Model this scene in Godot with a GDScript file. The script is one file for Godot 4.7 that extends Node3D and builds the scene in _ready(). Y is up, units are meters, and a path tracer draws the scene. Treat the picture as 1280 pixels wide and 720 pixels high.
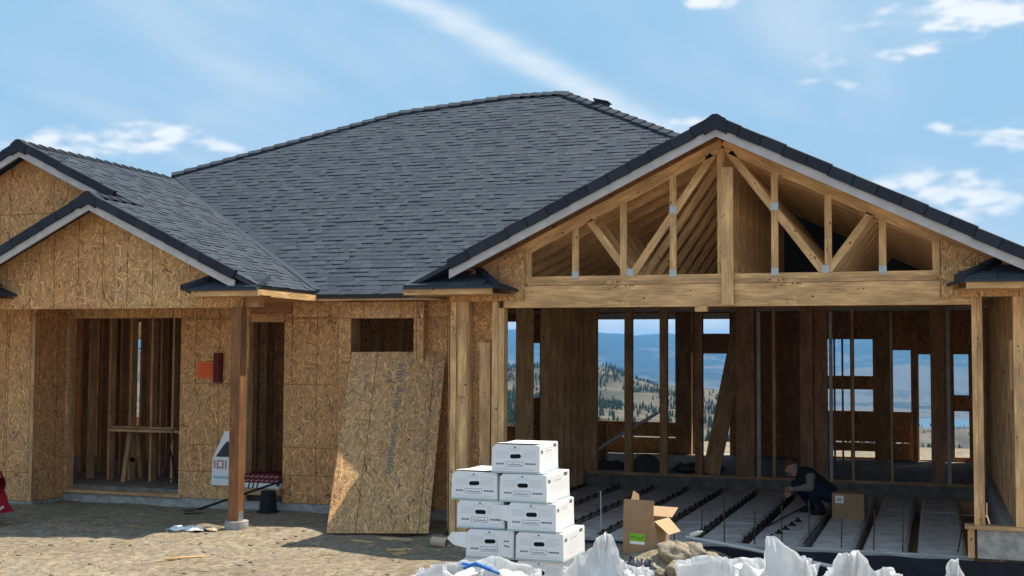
extends Node3D
# A house under construction on a hillside: open garage trusses, OSB walls, dark roof, far valley behind.

var names := {}
var R := RandomNumberGenerator.new()
var M := {}
var house: Node3D
var sky_noise: FastNoiseLite
var sky_fine: FastNoiseLite
var land_noise: FastNoiseLite
var bump_noise: FastNoiseLite
var cached := {}
var shingle_jobs := []

# ------------------------------------------------------------------ mesh helper
class MB:
	var v := PackedVector3Array()
	var n := PackedVector3Array()
	var uv := PackedVector2Array()
	var ix := PackedInt32Array()
	func quad(a: Vector3, b: Vector3, c: Vector3, d: Vector3, ua := Vector2(0, 0), ub := Vector2(1, 0), uc := Vector2(1, 1), ud := Vector2(0, 1)) -> void:
		var k := v.size()
		var nn := (b - a).cross(c - a)
		if nn.length_squared() < 1e-16:
			nn = (c - a).cross(d - a)
		nn = nn.normalized()
		v.append_array([a, b, c, d])
		n.append_array([nn, nn, nn, nn])
		uv.append_array([ua, ub, uc, ud])
		ix.append_array([k, k + 2, k + 1, k, k + 3, k + 2])
	func tri(a: Vector3, b: Vector3, c: Vector3) -> void:
		var k := v.size()
		var nn := (b - a).cross(c - a).normalized()
		v.append_array([a, b, c])
		n.append_array([nn, nn, nn])
		uv.append_array([Vector2(a.x, -a.y), Vector2(b.x, -b.y), Vector2(c.x, -c.y)])
		ix.append_array([k, k + 2, k + 1])
	# a box centred on t, its grain (u) along local x
	func box(t: Transform3D, s: Vector3, o := Vector2.ZERO) -> void:
		var h := s / 2
		var p := []
		for i in 8:
			p.append(t * Vector3(h.x if i & 1 else -h.x, h.y if i & 2 else -h.y, h.z if i & 4 else -h.z))
		var x := Vector2(s.x, 0)
		var y := Vector2(0, s.y)
		var z := Vector2(0, s.z)
		var o2 := o + Vector2(0, s.y + 0.02)
		var o3 := o + Vector2(0.3, s.y + s.z + 0.05)
		quad(p[4], p[5], p[7], p[6], o, o + x, o + x + y, o + y)
		quad(p[1], p[0], p[2], p[3], o3 + x, o3, o3 + y, o3 + x + y)
		quad(p[6], p[7], p[3], p[2], o2, o2 + x, o2 + x + z, o2 + z)
		quad(p[0], p[1], p[5], p[4], o2, o2 + x, o2 + x + z, o2 + z)
		var e := Vector2(s.z, 0)
		quad(p[5], p[1], p[3], p[7], o, o + e, o + e + y, o + y)
		quad(p[0], p[4], p[6], p[2], o, o + e, o + e + y, o + y)
	# polygon in the local XY plane, extruded from z = 0 back to z = -depth
	func prism(t: Transform3D, poly: PackedVector2Array, depth: float, o := Vector2.ZERO) -> void:
		if Geometry2D.is_polygon_clockwise(poly):
			poly = poly.duplicate()
			poly.reverse()
		var area := 0.0
		for i in poly.size():
			area += poly[i].cross(poly[(i + 1) % poly.size()])
		if area < 0:
			poly = poly.duplicate()
			poly.reverse()
		var tr := Geometry2D.triangulate_polygon(poly)
		var f := t.basis.z.normalized()
		var k := v.size()
		for q in poly:
			v.append(t * Vector3(q.x, q.y, 0))
			n.append(f)
			uv.append(Vector2(q.x, -q.y) + o)
		var k2 := v.size()
		for q in poly:
			v.append(t * Vector3(q.x, q.y, -depth))
			n.append(-f)
			uv.append(Vector2(q.x, -q.y) + o)
		for i in range(0, tr.size(), 3):
			var a := tr[i]
			var b := tr[i + 1]
			var c := tr[i + 2]
			if (poly[b] - poly[a]).cross(poly[c] - poly[a]) < 0:
				var s := b
				b = c
				c = s
			ix.append_array([k + a, k + c, k + b, k2 + a, k2 + b, k2 + c])
		for i in poly.size():
			var a2 := poly[i]
			var b2 := poly[(i + 1) % poly.size()]
			var l := a2.distance_to(b2)
			quad(t * Vector3(a2.x, a2.y, -depth), t * Vector3(b2.x, b2.y, -depth), t * Vector3(b2.x, b2.y, 0), t * Vector3(a2.x, a2.y, 0), o, o + Vector2(l, 0), o + Vector2(l, depth), o + Vector2(0, depth))
	# tube along points
	func tube(pts: PackedVector3Array, r: float, sides := 8, r2 := -1.0) -> void:
		var k := v.size()
		var up := Vector3(0.13, 0.97, 0.2)
		var along := 0.0
		for i in pts.size():
			var d := (pts[mini(i + 1, pts.size() - 1)] - pts[maxi(i - 1, 0)]).normalized()
			if absf(d.dot(up)) > 0.95:
				up = Vector3(1, 0.1, 0.2).normalized()
			var a := d.cross(up).normalized()
			var b := a.cross(d)
			up = b
			var rr := r if r2 < 0 else lerpf(r, r2, float(i) / (pts.size() - 1))
			if i > 0:
				along += pts[i].distance_to(pts[i - 1])
			for j in sides + 1:
				var w := TAU * j / sides
				var q := a * cos(w) + b * sin(w)
				v.append(pts[i] + q * rr)
				n.append(q)
				uv.append(Vector2(along, float(j) / sides * r * 6))
		for i in pts.size() - 1:
			for j in sides:
				var a := k + i * (sides + 1) + j
				var c := a + sides + 1
				ix.append_array([a, a + 1, c, a + 1, c + 1, c])
		for e in 2:
			var at := 0 if e == 0 else pts.size() - 1
			var c := v.size()
			v.append(pts[at])
			var d := (pts[at] - pts[1 if e == 0 else pts.size() - 2]).normalized()
			n.append(d)
			uv.append(Vector2.ZERO)
			for j in sides + 1:
				v.append(v[k + at * (sides + 1) + j])
				n.append(d)
				uv.append(Vector2(j * 0.02, 0.02))
			for j in sides:
				if e == 0:
					ix.append_array([c, c + 2 + j, c + 1 + j])
				else:
					ix.append_array([c, c + 1 + j, c + 2 + j])
	# grid of points, smooth normals; rows x cols
	func grid(p: PackedVector3Array, cols: int, flip := false) -> void:
		var rows := p.size() / cols
		var k := v.size()
		for i in rows:
			for j in cols:
				var dx := p[i * cols + mini(j + 1, cols - 1)] - p[i * cols + maxi(j - 1, 0)]
				var dy := p[mini(i + 1, rows - 1) * cols + j] - p[maxi(i - 1, 0) * cols + j]
				var nn := dx.cross(dy).normalized()
				v.append(p[i * cols + j])
				n.append(-nn if flip else nn)
				uv.append(Vector2(float(j) / (cols - 1), float(i) / (rows - 1)))
		for i in rows - 1:
			for j in cols - 1:
				var a := k + i * cols + j
				if flip:
					ix.append_array([a, a + 1, a + cols, a + 1, a + cols + 1, a + cols])
				else:
					ix.append_array([a, a + cols, a + 1, a + 1, a + cols, a + cols + 1])
	func mesh(cols := PackedColorArray()) -> ArrayMesh:
		var a := []
		a.resize(Mesh.ARRAY_MAX)
		a[Mesh.ARRAY_VERTEX] = v
		a[Mesh.ARRAY_NORMAL] = n
		a[Mesh.ARRAY_TEX_UV] = uv
		if cols.size():
			a[Mesh.ARRAY_COLOR] = cols
		a[Mesh.ARRAY_INDEX] = ix
		var m := ArrayMesh.new()
		m.add_surface_from_arrays(Mesh.PRIMITIVE_TRIANGLES, a)
		return m

# ------------------------------------------------------------------ scene helpers
func numbered(c: String) -> String:
	if not names.has(c):
		names[c] = 0
		return c
	names[c] += 1
	return "%s_%03d" % [c, names[c]]

func thing(called: String, label: String, category: String, at := Vector3.ZERO, turn := 0.0, group := "") -> Node3D:
	var o := Node3D.new()
	o.name = numbered(called)
	add_child(o)
	o.position = at
	o.rotation.y = turn
	tag(o, label, category, group)
	return o

func tag(o: Node, label: String, category: String, group := "", kind := "") -> Node:
	if label: o.set_meta("label", label)
	if category: o.set_meta("category", category)
	if group: o.set_meta("group", group)
	if kind: o.set_meta("kind", kind)
	return o

func put(called: String, mesh: Mesh, mat: Material, parent: Node = null, t := Transform3D()) -> MeshInstance3D:
	var o := MeshInstance3D.new()
	o.mesh = mesh
	o.material_override = mat
	o.transform = t
	o.name = called if parent else numbered(called)
	if parent:
		parent.add_child(o, true)
	else:
		add_child(o)
	return o

func build(called: String, b: MB, mat: Material, parent: Node = null, t := Transform3D()) -> MeshInstance3D:
	return put(called, b.mesh(), mat, parent, t)

func rofs() -> Vector2:
	return Vector2(R.randf() * 5.0, R.randf() * 3.0)

# lumber from a to b; w across (towards side), t thick
func stick(called: String, a: Vector3, b: Vector3, w: float, t: float, mat: Material, parent: Node, side := Vector3.ZERO) -> MeshInstance3D:
	var x := (b - a).normalized()
	var s := side
	if s == Vector3.ZERO:
		s = Vector3.UP if absf(x.y) < 0.9 else Vector3.RIGHT
	var z := x.cross(s).normalized()
	var y := z.cross(x).normalized()
	var m := MB.new()
	m.box(Transform3D(Basis(x, y, z), Vector3.ZERO), Vector3(a.distance_to(b), w, t), rofs())
	return build(called, m, mat, parent, Transform3D(Basis(), (a + b) / 2))

func bx(called: String, lo: Vector3, hi: Vector3, mat: Material, parent: Node = null) -> MeshInstance3D:
	var s := hi - lo
	var m := MB.new()
	# grain along the longest side
	var bs := Basis()
	var d := s
	if s.y >= s.x and s.y >= s.z:
		bs = Basis(Vector3.UP, Vector3.LEFT, Vector3.BACK)
		d = Vector3(s.y, s.x, s.z)
	elif s.z >= s.x:
		bs = Basis(Vector3.BACK, Vector3.UP, Vector3.LEFT)
		d = Vector3(s.z, s.y, s.x)
	m.box(Transform3D(bs, Vector3.ZERO), d, rofs())
	return build(called, m, mat, parent, Transform3D(Basis(), (lo + hi) / 2))

func rect(x0: float, y0: float, x1: float, y1: float) -> PackedVector2Array:
	return PackedVector2Array([Vector2(x0, y0), Vector2(x1, y0), Vector2(x1, y1), Vector2(x0, y1)])

# sheets of OSB side by side: cuts at xs and ys, an outline, and openings left out
func osb_wall(t: Transform3D, xs: Array, ys: Array, parent: Node, outline := PackedVector2Array(), holes := [], mat: Material = null, thick := 0.012) -> void:
	for j in ys.size() - 1:
		for i in xs.size() - 1:
			var g := 0.0032
			var r := rect(xs[i] + g, ys[j] + g, xs[i + 1] - g, ys[j + 1] - g)
			var c := Vector2((xs[i] + xs[i + 1]) / 2.0, (ys[j] + ys[j + 1]) / 2.0)
			var skip := false
			for h: Rect2 in holes:
				if h.has_point(c):
					skip = true
			if skip:
				continue
			var ps := [r]
			if outline.size():
				ps = Geometry2D.intersect_polygons(r, outline)
			for p in ps:
				var m := MB.new()
				var d := R.randf_range(0.0, 0.004)
				m.prism(Transform3D(Basis(), Vector3(0, 0, d)), p, thick, Vector2(R.randi() % 8 * 0.8128, R.randf() * 2.4))
				build("osb_panel", m, mat if mat else [M.osb, M.osb3, M.osb4, M.osb2][R.randi() % 4], parent, t)

func _ready() -> void:
	R.seed = 41
	# ---------------- camera
	var cam := Camera3D.new()
	cam.name = "camera"
	cam.transform = Transform3D(Basis(Vector3.UP, 0.3305) * Basis(Vector3.RIGHT, 0.055) * Basis(Vector3.BACK, 0.0056), Vector3(0, 1.84, 0))
	cam.fov = 26.2
	cam.near = 0.1
	cam.far = 40000.0
	add_child(cam)
	cam.current = true
	# ---------------- sky, sun, exposure
	sky_noise = FastNoiseLite.new()
	sky_noise.seed = 7
	sky_noise.noise_type = FastNoiseLite.TYPE_SIMPLEX_SMOOTH
	sky_noise.frequency = 1.0
	sky_noise.fractal_octaves = 5
	sky_fine = FastNoiseLite.new()
	sky_fine.seed = 19
	sky_fine.frequency = 1.0
	sky_fine.fractal_octaves = 4
	var pano := PanoramaSkyMaterial.new()
	pano.panorama = ImageTexture.create_from_image(sky_image())
	var sky := Sky.new()
	sky.sky_material = pano
	var env := Environment.new()
	env.background_mode = Environment.BG_SKY
	env.sky = sky
	env.background_energy_multiplier = 1.0
	env.tonemap_mode = Environment.TONE_MAPPER_LINEAR
	env.tonemap_exposure = 1.7
	env.sdfgi_enabled = true
	env.ssao_enabled = true
	env.ssil_enabled = true
	env.fog_enabled = true
	env.fog_density = 0.000115
	env.fog_light_color = Color(0.46, 0.76, 1.0)
	var we := WorldEnvironment.new()
	we.name = "environment"
	we.environment = env
	add_child(we)
	var sun := DirectionalLight3D.new()
	sun.name = "sun"
	sun.light_color = Color(1.0, 0.95, 0.87)
	sun.light_energy = 1.42
	sun.light_angular_distance = 0.55
	sun.shadow_enabled = true
	add_child(sun)
	sun.look_at_from_position(Vector3.ZERO, -Vector3(0.35, 1.0, -0.33), Vector3.UP)
	# ---------------- the place
	materials()
	land()
	house_walls()
	house_garage()
	house_inside()
	house_roofs()
	lay_shingles()
	site_things()
	boxes_and_bags()
	worker()

# ------------------------------------------------------------------ sky
func deg_blob(az: float, el: float, a0: float, e0: float, ra: float, re: float) -> float:
	var x := (az - a0) / ra
	var y := (el - e0) / re
	return exp(-(x * x + y * y))

func sky_color(dir: Vector3) -> Color:
	var el := rad_to_deg(asin(clampf(dir.y, -1, 1)))
	var az := rad_to_deg(atan2(dir.x, -dir.z))
	var t := clampf(el / 90.0, 0, 1)
	var low := Vector3(0.42, 0.50, 0.565)
	var mid := Vector3(0.172, 0.328, 0.485)
	var top := Vector3(0.17, 0.35, 0.56)
	var c := low.lerp(mid, clampf(1.0 - exp(-el / 6.5), 0, 1)).lerp(top, smoothstep(0.15, 1.0, t))
	# thin high veil all round; small cumulus, thickened out of view for fill light
	var q := dir * Vector3(1, 1, 1) / (dir.y + 0.14)
	var veil := sky_noise.get_noise_3d(q.x * 0.75 + 3.0, q.z * 0.35, 4.0) * 0.5 + 0.5
	var wisp := sky_fine.get_noise_3d(q.x * 2.2, q.z * 0.9 + q.x * 0.5, 9.0) * 0.5 + 0.5
	var a := smoothstep(0.40, 0.92, veil) * 0.60 + smoothstep(0.45, 0.9, wisp) * 0.40
	var fl := lerpf(1.0, 0.35, smoothstep(14.0, 60.0, el))
	var cn := sky_noise.get_noise_3d(dir.x * 13.0 * fl, dir.y * 42.0 * fl, dir.z * 13.0 * fl)
	var cf := sky_fine.get_noise_3d(dir.x * 34.0 * fl, dir.y * 95.0 * fl, dir.z * 34.0 * fl)
	var patch := sky_noise.get_noise_3d(dir.x * 3.0 + 11.0, dir.y * 8.0, dir.z * 3.0)
	var place := 0.0
	if az > -48 and az < 12 and el < 18.0:
		place = deg_blob(az, el, -40.5, 9.0, 6.5, 1.0) * 0.50 + deg_blob(az, el, -36.6, 10.2, 1.2, 0.35) * 0.45 + deg_blob(az, el, -34.2, 9.9, 1.3, 0.4) * 0.5 + deg_blob(az, el, -31.5, 9.4, 5.0, 0.6) * 0.5
		place += deg_blob(az, el, 2.0, 14.8, 3.2, 1.5) * 0.85 + deg_blob(az, el, -4.2, 12.2, 1.9, 0.55) * 0.71 + deg_blob(az, el, -4.6, 13.4, 1.4, 0.5) * 0.57
		place += deg_blob(az, el, -1.2, 13.4, 1.4, 0.4) * 0.57 + deg_blob(az, el, -0.2, 10.1, 1.8, 0.4) * 0.62 + deg_blob(az, el, 0.3, 7.2, 3.6, 1.3) * 0.77
		place += deg_blob(az, el, -9.7, 16.0, 1.6, 0.6) * 0.68 + deg_blob(az, el, -10.7, 10.7, 1.5, 0.6) * 0.57 + deg_blob(az, el, -2.9, 15.0, 1.5, 0.5) * 0.57
		place += deg_blob(az, el, 3.2, 9.6, 2.0, 0.8) * 0.57
		place += deg_blob(az, el, -12.0, 1.9, 10.0, 1.4) * 1.7
		patch = -0.25
	else:
		place = 0.42 + patch * 0.9  # extra cloud added beyond the view to brighten the shaded fronts
	var cu := smoothstep(0.34, 0.92, place + (cn * 0.85 + cf * 0.55) * clampf(0.25 + place * 1.3, 0.0, 1.0))
	# old aircraft trail, spread by the wind
	var trail := 0.0
	if az > -40 and az < 0 and el > 5 and el < 30:
		var d0 := Vector2(-26.5, 17.2)
		var d1 := Vector2(-10.5, 9.9)
		var dd := (d1 - d0).normalized()
		var pp := Vector2(az, el) - d0
		var off := pp.cross(dd) + cn * 0.28 + 0.25 * sin(pp.dot(dd) * 0.3)
		trail = exp(-off * off / 0.36) * smoothstep(-6.0, 1.0, pp.dot(dd)) * smoothstep(21.5, 17.0, pp.dot(dd)) * (0.72 + cf * 0.22)
	var white := Vector3(0.62, 0.63, 0.64)
	var grey := Vector3(0.50, 0.53, 0.575)
	c = c.lerp(white * 0.93, clampf(a * 0.55, 0, 0.6))
	c = c.lerp(white, clampf(trail * 0.72, 0, 0.7))
	c = c.lerp(grey.lerp(white, clampf(0.6 + cn * 1.2 + cf, 0, 1)), cu * 0.85)
	return Color(c.x, c.y, c.z)

func sky_dir(px: float, py: float, w: float, h: float) -> Vector3:
	var az := px / w * TAU
	var el := PI / 2 - py / h * PI
	return Vector3(sin(az) * cos(el), sin(el), -cos(az) * cos(el))

func sky_image() -> Image:
	var w := 1024
	var h := 512
	var im := Image.create_empty(w, h, false, Image.FORMAT_RGBF)
	for y in h:
		for x in w:
			if y <= h / 2 + 2:
				im.set_pixel(x, y, sky_color(sky_dir(x + 0.5, y + 0.5, w, h)))
			else:
				im.set_pixel(x, y, Color(0.40, 0.42, 0.42))
	im.resize(4096, 2048, Image.INTERPOLATE_BILINEAR)
	# the same sky again, finer, where the picture is
	var x0 := int(-4096 * 46.0 / 360)
	var x1 := int(4096 * 10.0 / 360)
	for y in range(int(2048 * (90.0 - 18.0) / 180), 1026):
		for x in range(x0, x1):
			im.set_pixel(x & 4095, y, sky_color(sky_dir(x + 0.5, y + 0.5, 4096, 2048)))
	return im

# ------------------------------------------------------------------ materials
func mat(called: String, albedo: Color, rough := 0.85, tex: Texture2D = null) -> StandardMaterial3D:
	var m := StandardMaterial3D.new()
	m.resource_name = called
	m.albedo_color = albedo.linear_to_srgb()
	m.roughness = rough
	m.metallic_specular = 0.35
	if tex:
		m.albedo_texture = tex
	M[called] = m
	return m

func tri_map(m: StandardMaterial3D, scale: float) -> void:
	m.uv1_triplanar = true
	m.uv1_world_triplanar = true
	m.uv1_scale = Vector3.ONE * scale

func noise_tex(seed_: int, freq: float, lo: Color, hi: Color, octaves := 4, size := 512, contrast := 0.3) -> NoiseTexture2D:
	var f := FastNoiseLite.new()
	f.seed = seed_
	f.frequency = freq
	f.fractal_octaves = octaves
	var g := Gradient.new()
	g.set_color(0, lo.linear_to_srgb())
	g.set_color(1, hi.linear_to_srgb())
	g.set_offset(0, 0.5 - contrast)
	g.set_offset(1, 0.5 + contrast)
	var t := NoiseTexture2D.new()
	t.width = size
	t.height = size
	t.seamless = true
	t.noise = f
	t.color_ramp = g
	return t

func normal_tex(seed_: int, freq: float, strength: float) -> NoiseTexture2D:
	var t := noise_tex(seed_, freq, Color(0, 0, 0), Color(1, 1, 1), 5)
	t.color_ramp = null
	t.as_normal_map = true
	t.bump_strength = strength
	return t

func osb_image(seed_: int) -> ImageTexture:
	var r := RandomNumberGenerator.new()
	r.seed = seed_
	var s := 1024
	var a := PackedByteArray()
	a.resize(s * s * 3)
	for i in s * s:
		a[i * 3] = 178
		a[i * 3 + 1] = 146
		a[i * 3 + 2] = 108
	for k in 9000:
		var cx := r.randf() * s
		var cy := r.randf() * s
		var ang := r.randf() * PI if r.randf() < 0.45 else PI / 2 + r.randfn(0, 0.5)
		var ln := r.randf_range(22, 74)
		var wd := r.randf_range(2.6, 8.5)
		var tone := clampf(r.randfn(1.0, 0.125), 0.6, 1.3)
		var warm := r.randf_range(-0.045, 0.045)
		if r.randf() < 0.03:
			tone *= 0.62
		var cr := clampi(int(204 * tone * (1 + warm)), 0, 255)
		var cg := clampi(int(168 * tone), 0, 255)
		var cb := clampi(int(126 * tone * (1 - warm * 2)), 0, 255)
		var ux := cos(ang)
		var uy := sin(ang)
		var li := -ln / 2
		while li < ln / 2:
			var wi := -wd / 2
			var taper := 1.0 - pow(absf(li) / (ln / 2), 4.0) * 0.7
			while wi < wd / 2:
				var px := int(cx + ux * li - uy * wi) & 1023
				var py := int(cy + uy * li + ux * wi) & 1023
				var at := (py * s + px) * 3
				if absf(wi) < wd / 2 * taper:
					var edge := 0.78 if wi < -wd / 2 + 1.2 else 1.0
					a[at] = int(cr * edge)
					a[at + 1] = int(cg * edge)
					a[at + 2] = int(cb * edge)
				wi += 0.8
			li += 0.8
	# printed nailing lines
	for k in 6:
		var x := int(k * s / 6.0 + 20)
		if k == 4:
			continue
		for y in s:
			if r.randf() < 0.9:
				for dx in 4:
					var at := (y * s + ((x + dx) & 1023)) * 3
					for c in 3:
						a[at + c] = int(a[at + c] * r.randf_range(0.38, 0.6))
	return ImageTexture.create_from_image(Image.create_from_data(s, s, false, Image.FORMAT_RGB8, a))

func lumber_image(seed_: int, knots: int) -> ImageTexture:
	var r := RandomNumberGenerator.new()
	r.seed = seed_
	var f := FastNoiseLite.new()
	f.seed = seed_
	f.frequency = 1.0
	f.fractal_octaves = 3
	var w := 1024
	var h := 256
	var kn := []
	for i in knots:
		kn.append([r.randf() * w, r.randf() * h, r.randf_range(2.0, 4.8)])
	var im := Image.create_empty(w, h, false, Image.FORMAT_RGB8)
	for y in h:
		for x in w:
			var bend := 0.0
			var dark := 0.0
			for k in kn:
				var dx: float = x - k[0]
				var dy: float = y - k[1]
				var q: float = (dx * dx * 0.35 + dy * dy) / (k[2] * k[2])
				if q < 14.0:
					bend += dy * 0.5 * exp(-q * 0.3)
					dark = maxf(dark, clampf(1.5 - q, 0, 1))
			var g := f.get_noise_2d(x * 0.004, (y + bend) * 0.11) * 0.5 + f.get_noise_2d(x * 0.013, (y + bend) * 0.35) * 0.35
			var big := f.get_noise_2d(x * 0.003 + 50, y * 0.012)
			var v := 0.82 + g * 0.26 + big * 0.16
			var c := Color(v, v * (0.985 + g * 0.02), v * 0.97)
			c = c.lerp(Color(0.30, 0.19, 0.12), dark * 0.85)
			im.set_pixel(x, y, c)
	return ImageTexture.create_from_image(im)

func materials() -> void:
	var osb := osb_image(5)
	for k in [["osb", Color(1.0, 0.85, 0.70)], ["osb2", Color(0.96, 0.78, 0.62)], ["osb3", Color(1.0, 0.90, 0.77)], ["osb4", Color(0.95, 0.81, 0.67)], ["osb_grey", Color(0.86, 0.77, 0.67)]]:
		var m := mat(k[0], k[1], 0.85, osb)
		m.uv1_scale = Vector3(1 / 2.4384, 1 / 2.4384, 1)
	var lum := lumber_image(3, 24)
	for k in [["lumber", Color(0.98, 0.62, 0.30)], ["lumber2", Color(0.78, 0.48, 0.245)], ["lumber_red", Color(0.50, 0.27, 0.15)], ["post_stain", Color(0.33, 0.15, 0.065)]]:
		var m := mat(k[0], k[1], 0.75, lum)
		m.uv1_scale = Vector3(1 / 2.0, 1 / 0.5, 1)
	mat("fascia_grey", Color(0.52, 0.49, 0.485), 0.6, noise_tex(12, 0.02, Color(0.85, 0.85, 0.85), Color(1, 1, 1), 3, 256))
	tri_map(M.fascia_grey, 0.8)
	mat("concrete", Color(0.42, 0.41, 0.38), 0.92, noise_tex(4, 0.018, Color(0.62, 0.62, 0.62), Color(1, 1, 1), 5))
	tri_map(M.concrete, 0.7)
	mat("floor_dusty", Color(0.24, 0.225, 0.20), 0.95, noise_tex(14, 0.015, Color(0.6, 0.58, 0.55), Color(1, 1, 1), 5))
	tri_map(M.floor_dusty, 0.5)
	mat("foam", Color(0.60, 0.575, 0.56), 0.9, noise_tex(9, 0.012, Color(0.72, 0.70, 0.68), Color(1, 1, 1), 5))
	tri_map(M.foam, 0.5)
	mat("membrane", Color(0.012, 0.015, 0.026), 0.55, noise_tex(21, 0.02, Color(0.6, 0.6, 0.65), Color(1, 1, 1), 4, 256))
	tri_map(M.membrane, 0.8)
	var sh := noise_tex(33, 0.09, Color(0.72, 0.72, 0.74), Color(1, 1, 1), 4, 512)
	var tones := [Color(0.049, 0.064, 0.087), Color(0.042, 0.057, 0.080), Color(0.059, 0.073, 0.094), Color(0.048, 0.065, 0.081), Color(0.039, 0.052, 0.072)]
	for i in 5:
		mat("shingle%d" % i, tones[i], 0.82, sh)
		tri_map(M["shingle%d" % i], 2.0)
	var ms := mat("shingle_many", Color(1, 1, 1), 0.82, sh)
	tri_map(ms, 2.0)
	ms.vertex_color_use_as_albedo = true
	mat("roof_under", Color(0.05, 0.055, 0.065), 0.9)
	mat("trim_dark", Color(0.024, 0.030, 0.043), 0.7, sh)
	tri_map(M.trim_dark, 2.0)
	mat("trim_dark2", Color(0.032, 0.040, 0.054), 0.7, sh)
	tri_map(M.trim_dark2, 2.0)
	mat("steel", Color(0.06, 0.05, 0.045), 0.55)
	M.steel.metallic = 0.4
	mat("plate_steel", Color(0.45, 0.46, 0.47), 0.4)
	M.plate_steel.metallic = 0.7
	mat("galv", Color(0.5, 0.5, 0.5), 0.5)
	var g := mat("ground", Color(1, 1, 1), 0.95, dirt_image())
	g.vertex_color_use_as_albedo = true
	tri_map(g, 0.35)
	g.normal_enabled = true
	g.normal_scale = 1.0
	g.normal_texture = normal_tex(6, 0.05, 2.5)
	g.detail_enabled = true
	g.detail_blend_mode = BaseMaterial3D.BLEND_MODE_MUL
	g.detail_albedo = noise_tex(61, 0.012, Color(0.78, 0.76, 0.74), Color(1, 1, 1), 5)
	g.detail_uv_layer = BaseMaterial3D.DETAIL_UV_1
	var w := mat("water", Color(0.05, 0.09, 0.12), 0.12)
	w.metallic_specular = 0.5
	mat("tree", Color(0.030, 0.048, 0.022), 0.9)
	mat("cardboard", Color(0.34, 0.215, 0.12), 0.85, noise_tex(15, 0.01, Color(0.85, 0.84, 0.82), Color(1, 1, 1), 4, 256))
	tri_map(M.cardboard, 1.5)
	mat("cardboard_in", Color(0.46, 0.31, 0.18), 0.85)
	mat("carton", Color(0.84, 0.845, 0.85), 0.6, noise_tex(16, 0.01, Color(0.88, 0.88, 0.88), Color(1, 1, 1), 4, 256))
	tri_map(M.carton, 1.2)
	mat("carton_worn", Color(0.78, 0.78, 0.775), 0.65, M.carton.albedo_texture)
	tri_map(M.carton_worn, 0.9)
	mat("carton_teal", Color(0.40, 0.50, 0.49), 0.6)
	mat("hole_shade", Color(0.008, 0.008, 0.008), 0.95)  # near-black standing for the shade inside the carton hand holes
	mat("bag", Color(0.88, 0.885, 0.89), 0.55, noise_tex(17, 0.02, Color(0.86, 0.86, 0.86), Color(1, 1, 1), 4, 256))
	tri_map(M.bag, 1.3)
	M.bag.backlight_enabled = true
	M.bag.backlight = Color(0.9, 0.9, 0.9)
	M.bag.normal_enabled = true
	M.bag.normal_texture = normal_tex(18, 0.012, 5.0)
	var rk := mat("rock", Color(0.36, 0.305, 0.23), 0.92, noise_tex(23, 0.03, Color(0.6, 0.6, 0.58), Color(1, 1, 1), 5, 256))
	tri_map(rk, 2.2)
	rk.normal_enabled = true
	rk.normal_texture = normal_tex(24, 0.04, 6.0)
	mat("rock2", Color(0.29, 0.25, 0.20), 0.92, rk.albedo_texture)
	tri_map(M.rock2, 2.0)
	mat("black", Color(0.012, 0.012, 0.014), 0.5)
	mat("rubber", Color(0.018, 0.018, 0.018), 0.8)
	mat("dark_plastic", Color(0.02, 0.026, 0.042), 0.4)
	mat("white_plastic", Color(0.72, 0.72, 0.70), 0.45)
	mat("paper", Color(0.78, 0.78, 0.77), 0.7)
	mat("red_paint", Color(0.30, 0.012, 0.025), 0.3)
	mat("red_dark", Color(0.10, 0.012, 0.012), 0.6)
	mat("pink_trim", Color(0.55, 0.33, 0.36), 0.4)
	mat("orange_card", Color(0.78, 0.13, 0.03), 0.6)
	mat("orange_print", Color(0.60, 0.095, 0.025), 0.6)
	mat("blue_strap", Color(0.03, 0.16, 0.50), 0.5)
	mat("label_green", Color(0.20, 0.46, 0.03), 0.6)
	mat("label_dark", Color(0.08, 0.26, 0.02), 0.6)
	mat("ink", Color(0.05, 0.05, 0.055), 0.7)
	mat("ink_grey", Color(0.40, 0.41, 0.42), 0.7)
	mat("ink_pink", Color(0.50, 0.24, 0.25), 0.7)
	mat("ink_blue", Color(0.34, 0.50, 0.58), 0.7)
	mat("tarp", Color(0.10, 0.09, 0.085), 0.7)
	mat("jacket", Color(0.022, 0.022, 0.025), 0.85)
	mat("sleeve", Color(0.16, 0.175, 0.145), 0.85, noise_tex(52, 0.05, Color(0.35, 0.38, 0.3), Color(1, 1, 1), 3, 256, 0.12))
	tri_map(M.sleeve, 4.0)
	mat("jeans", Color(0.018, 0.024, 0.05), 0.85)
	mat("skin", Color(0.42, 0.24, 0.17), 0.6)
	mat("hair", Color(0.10, 0.035, 0.02), 0.7)
	mat("tube_card", Color(0.5, 0.38, 0.27), 0.8)

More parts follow.
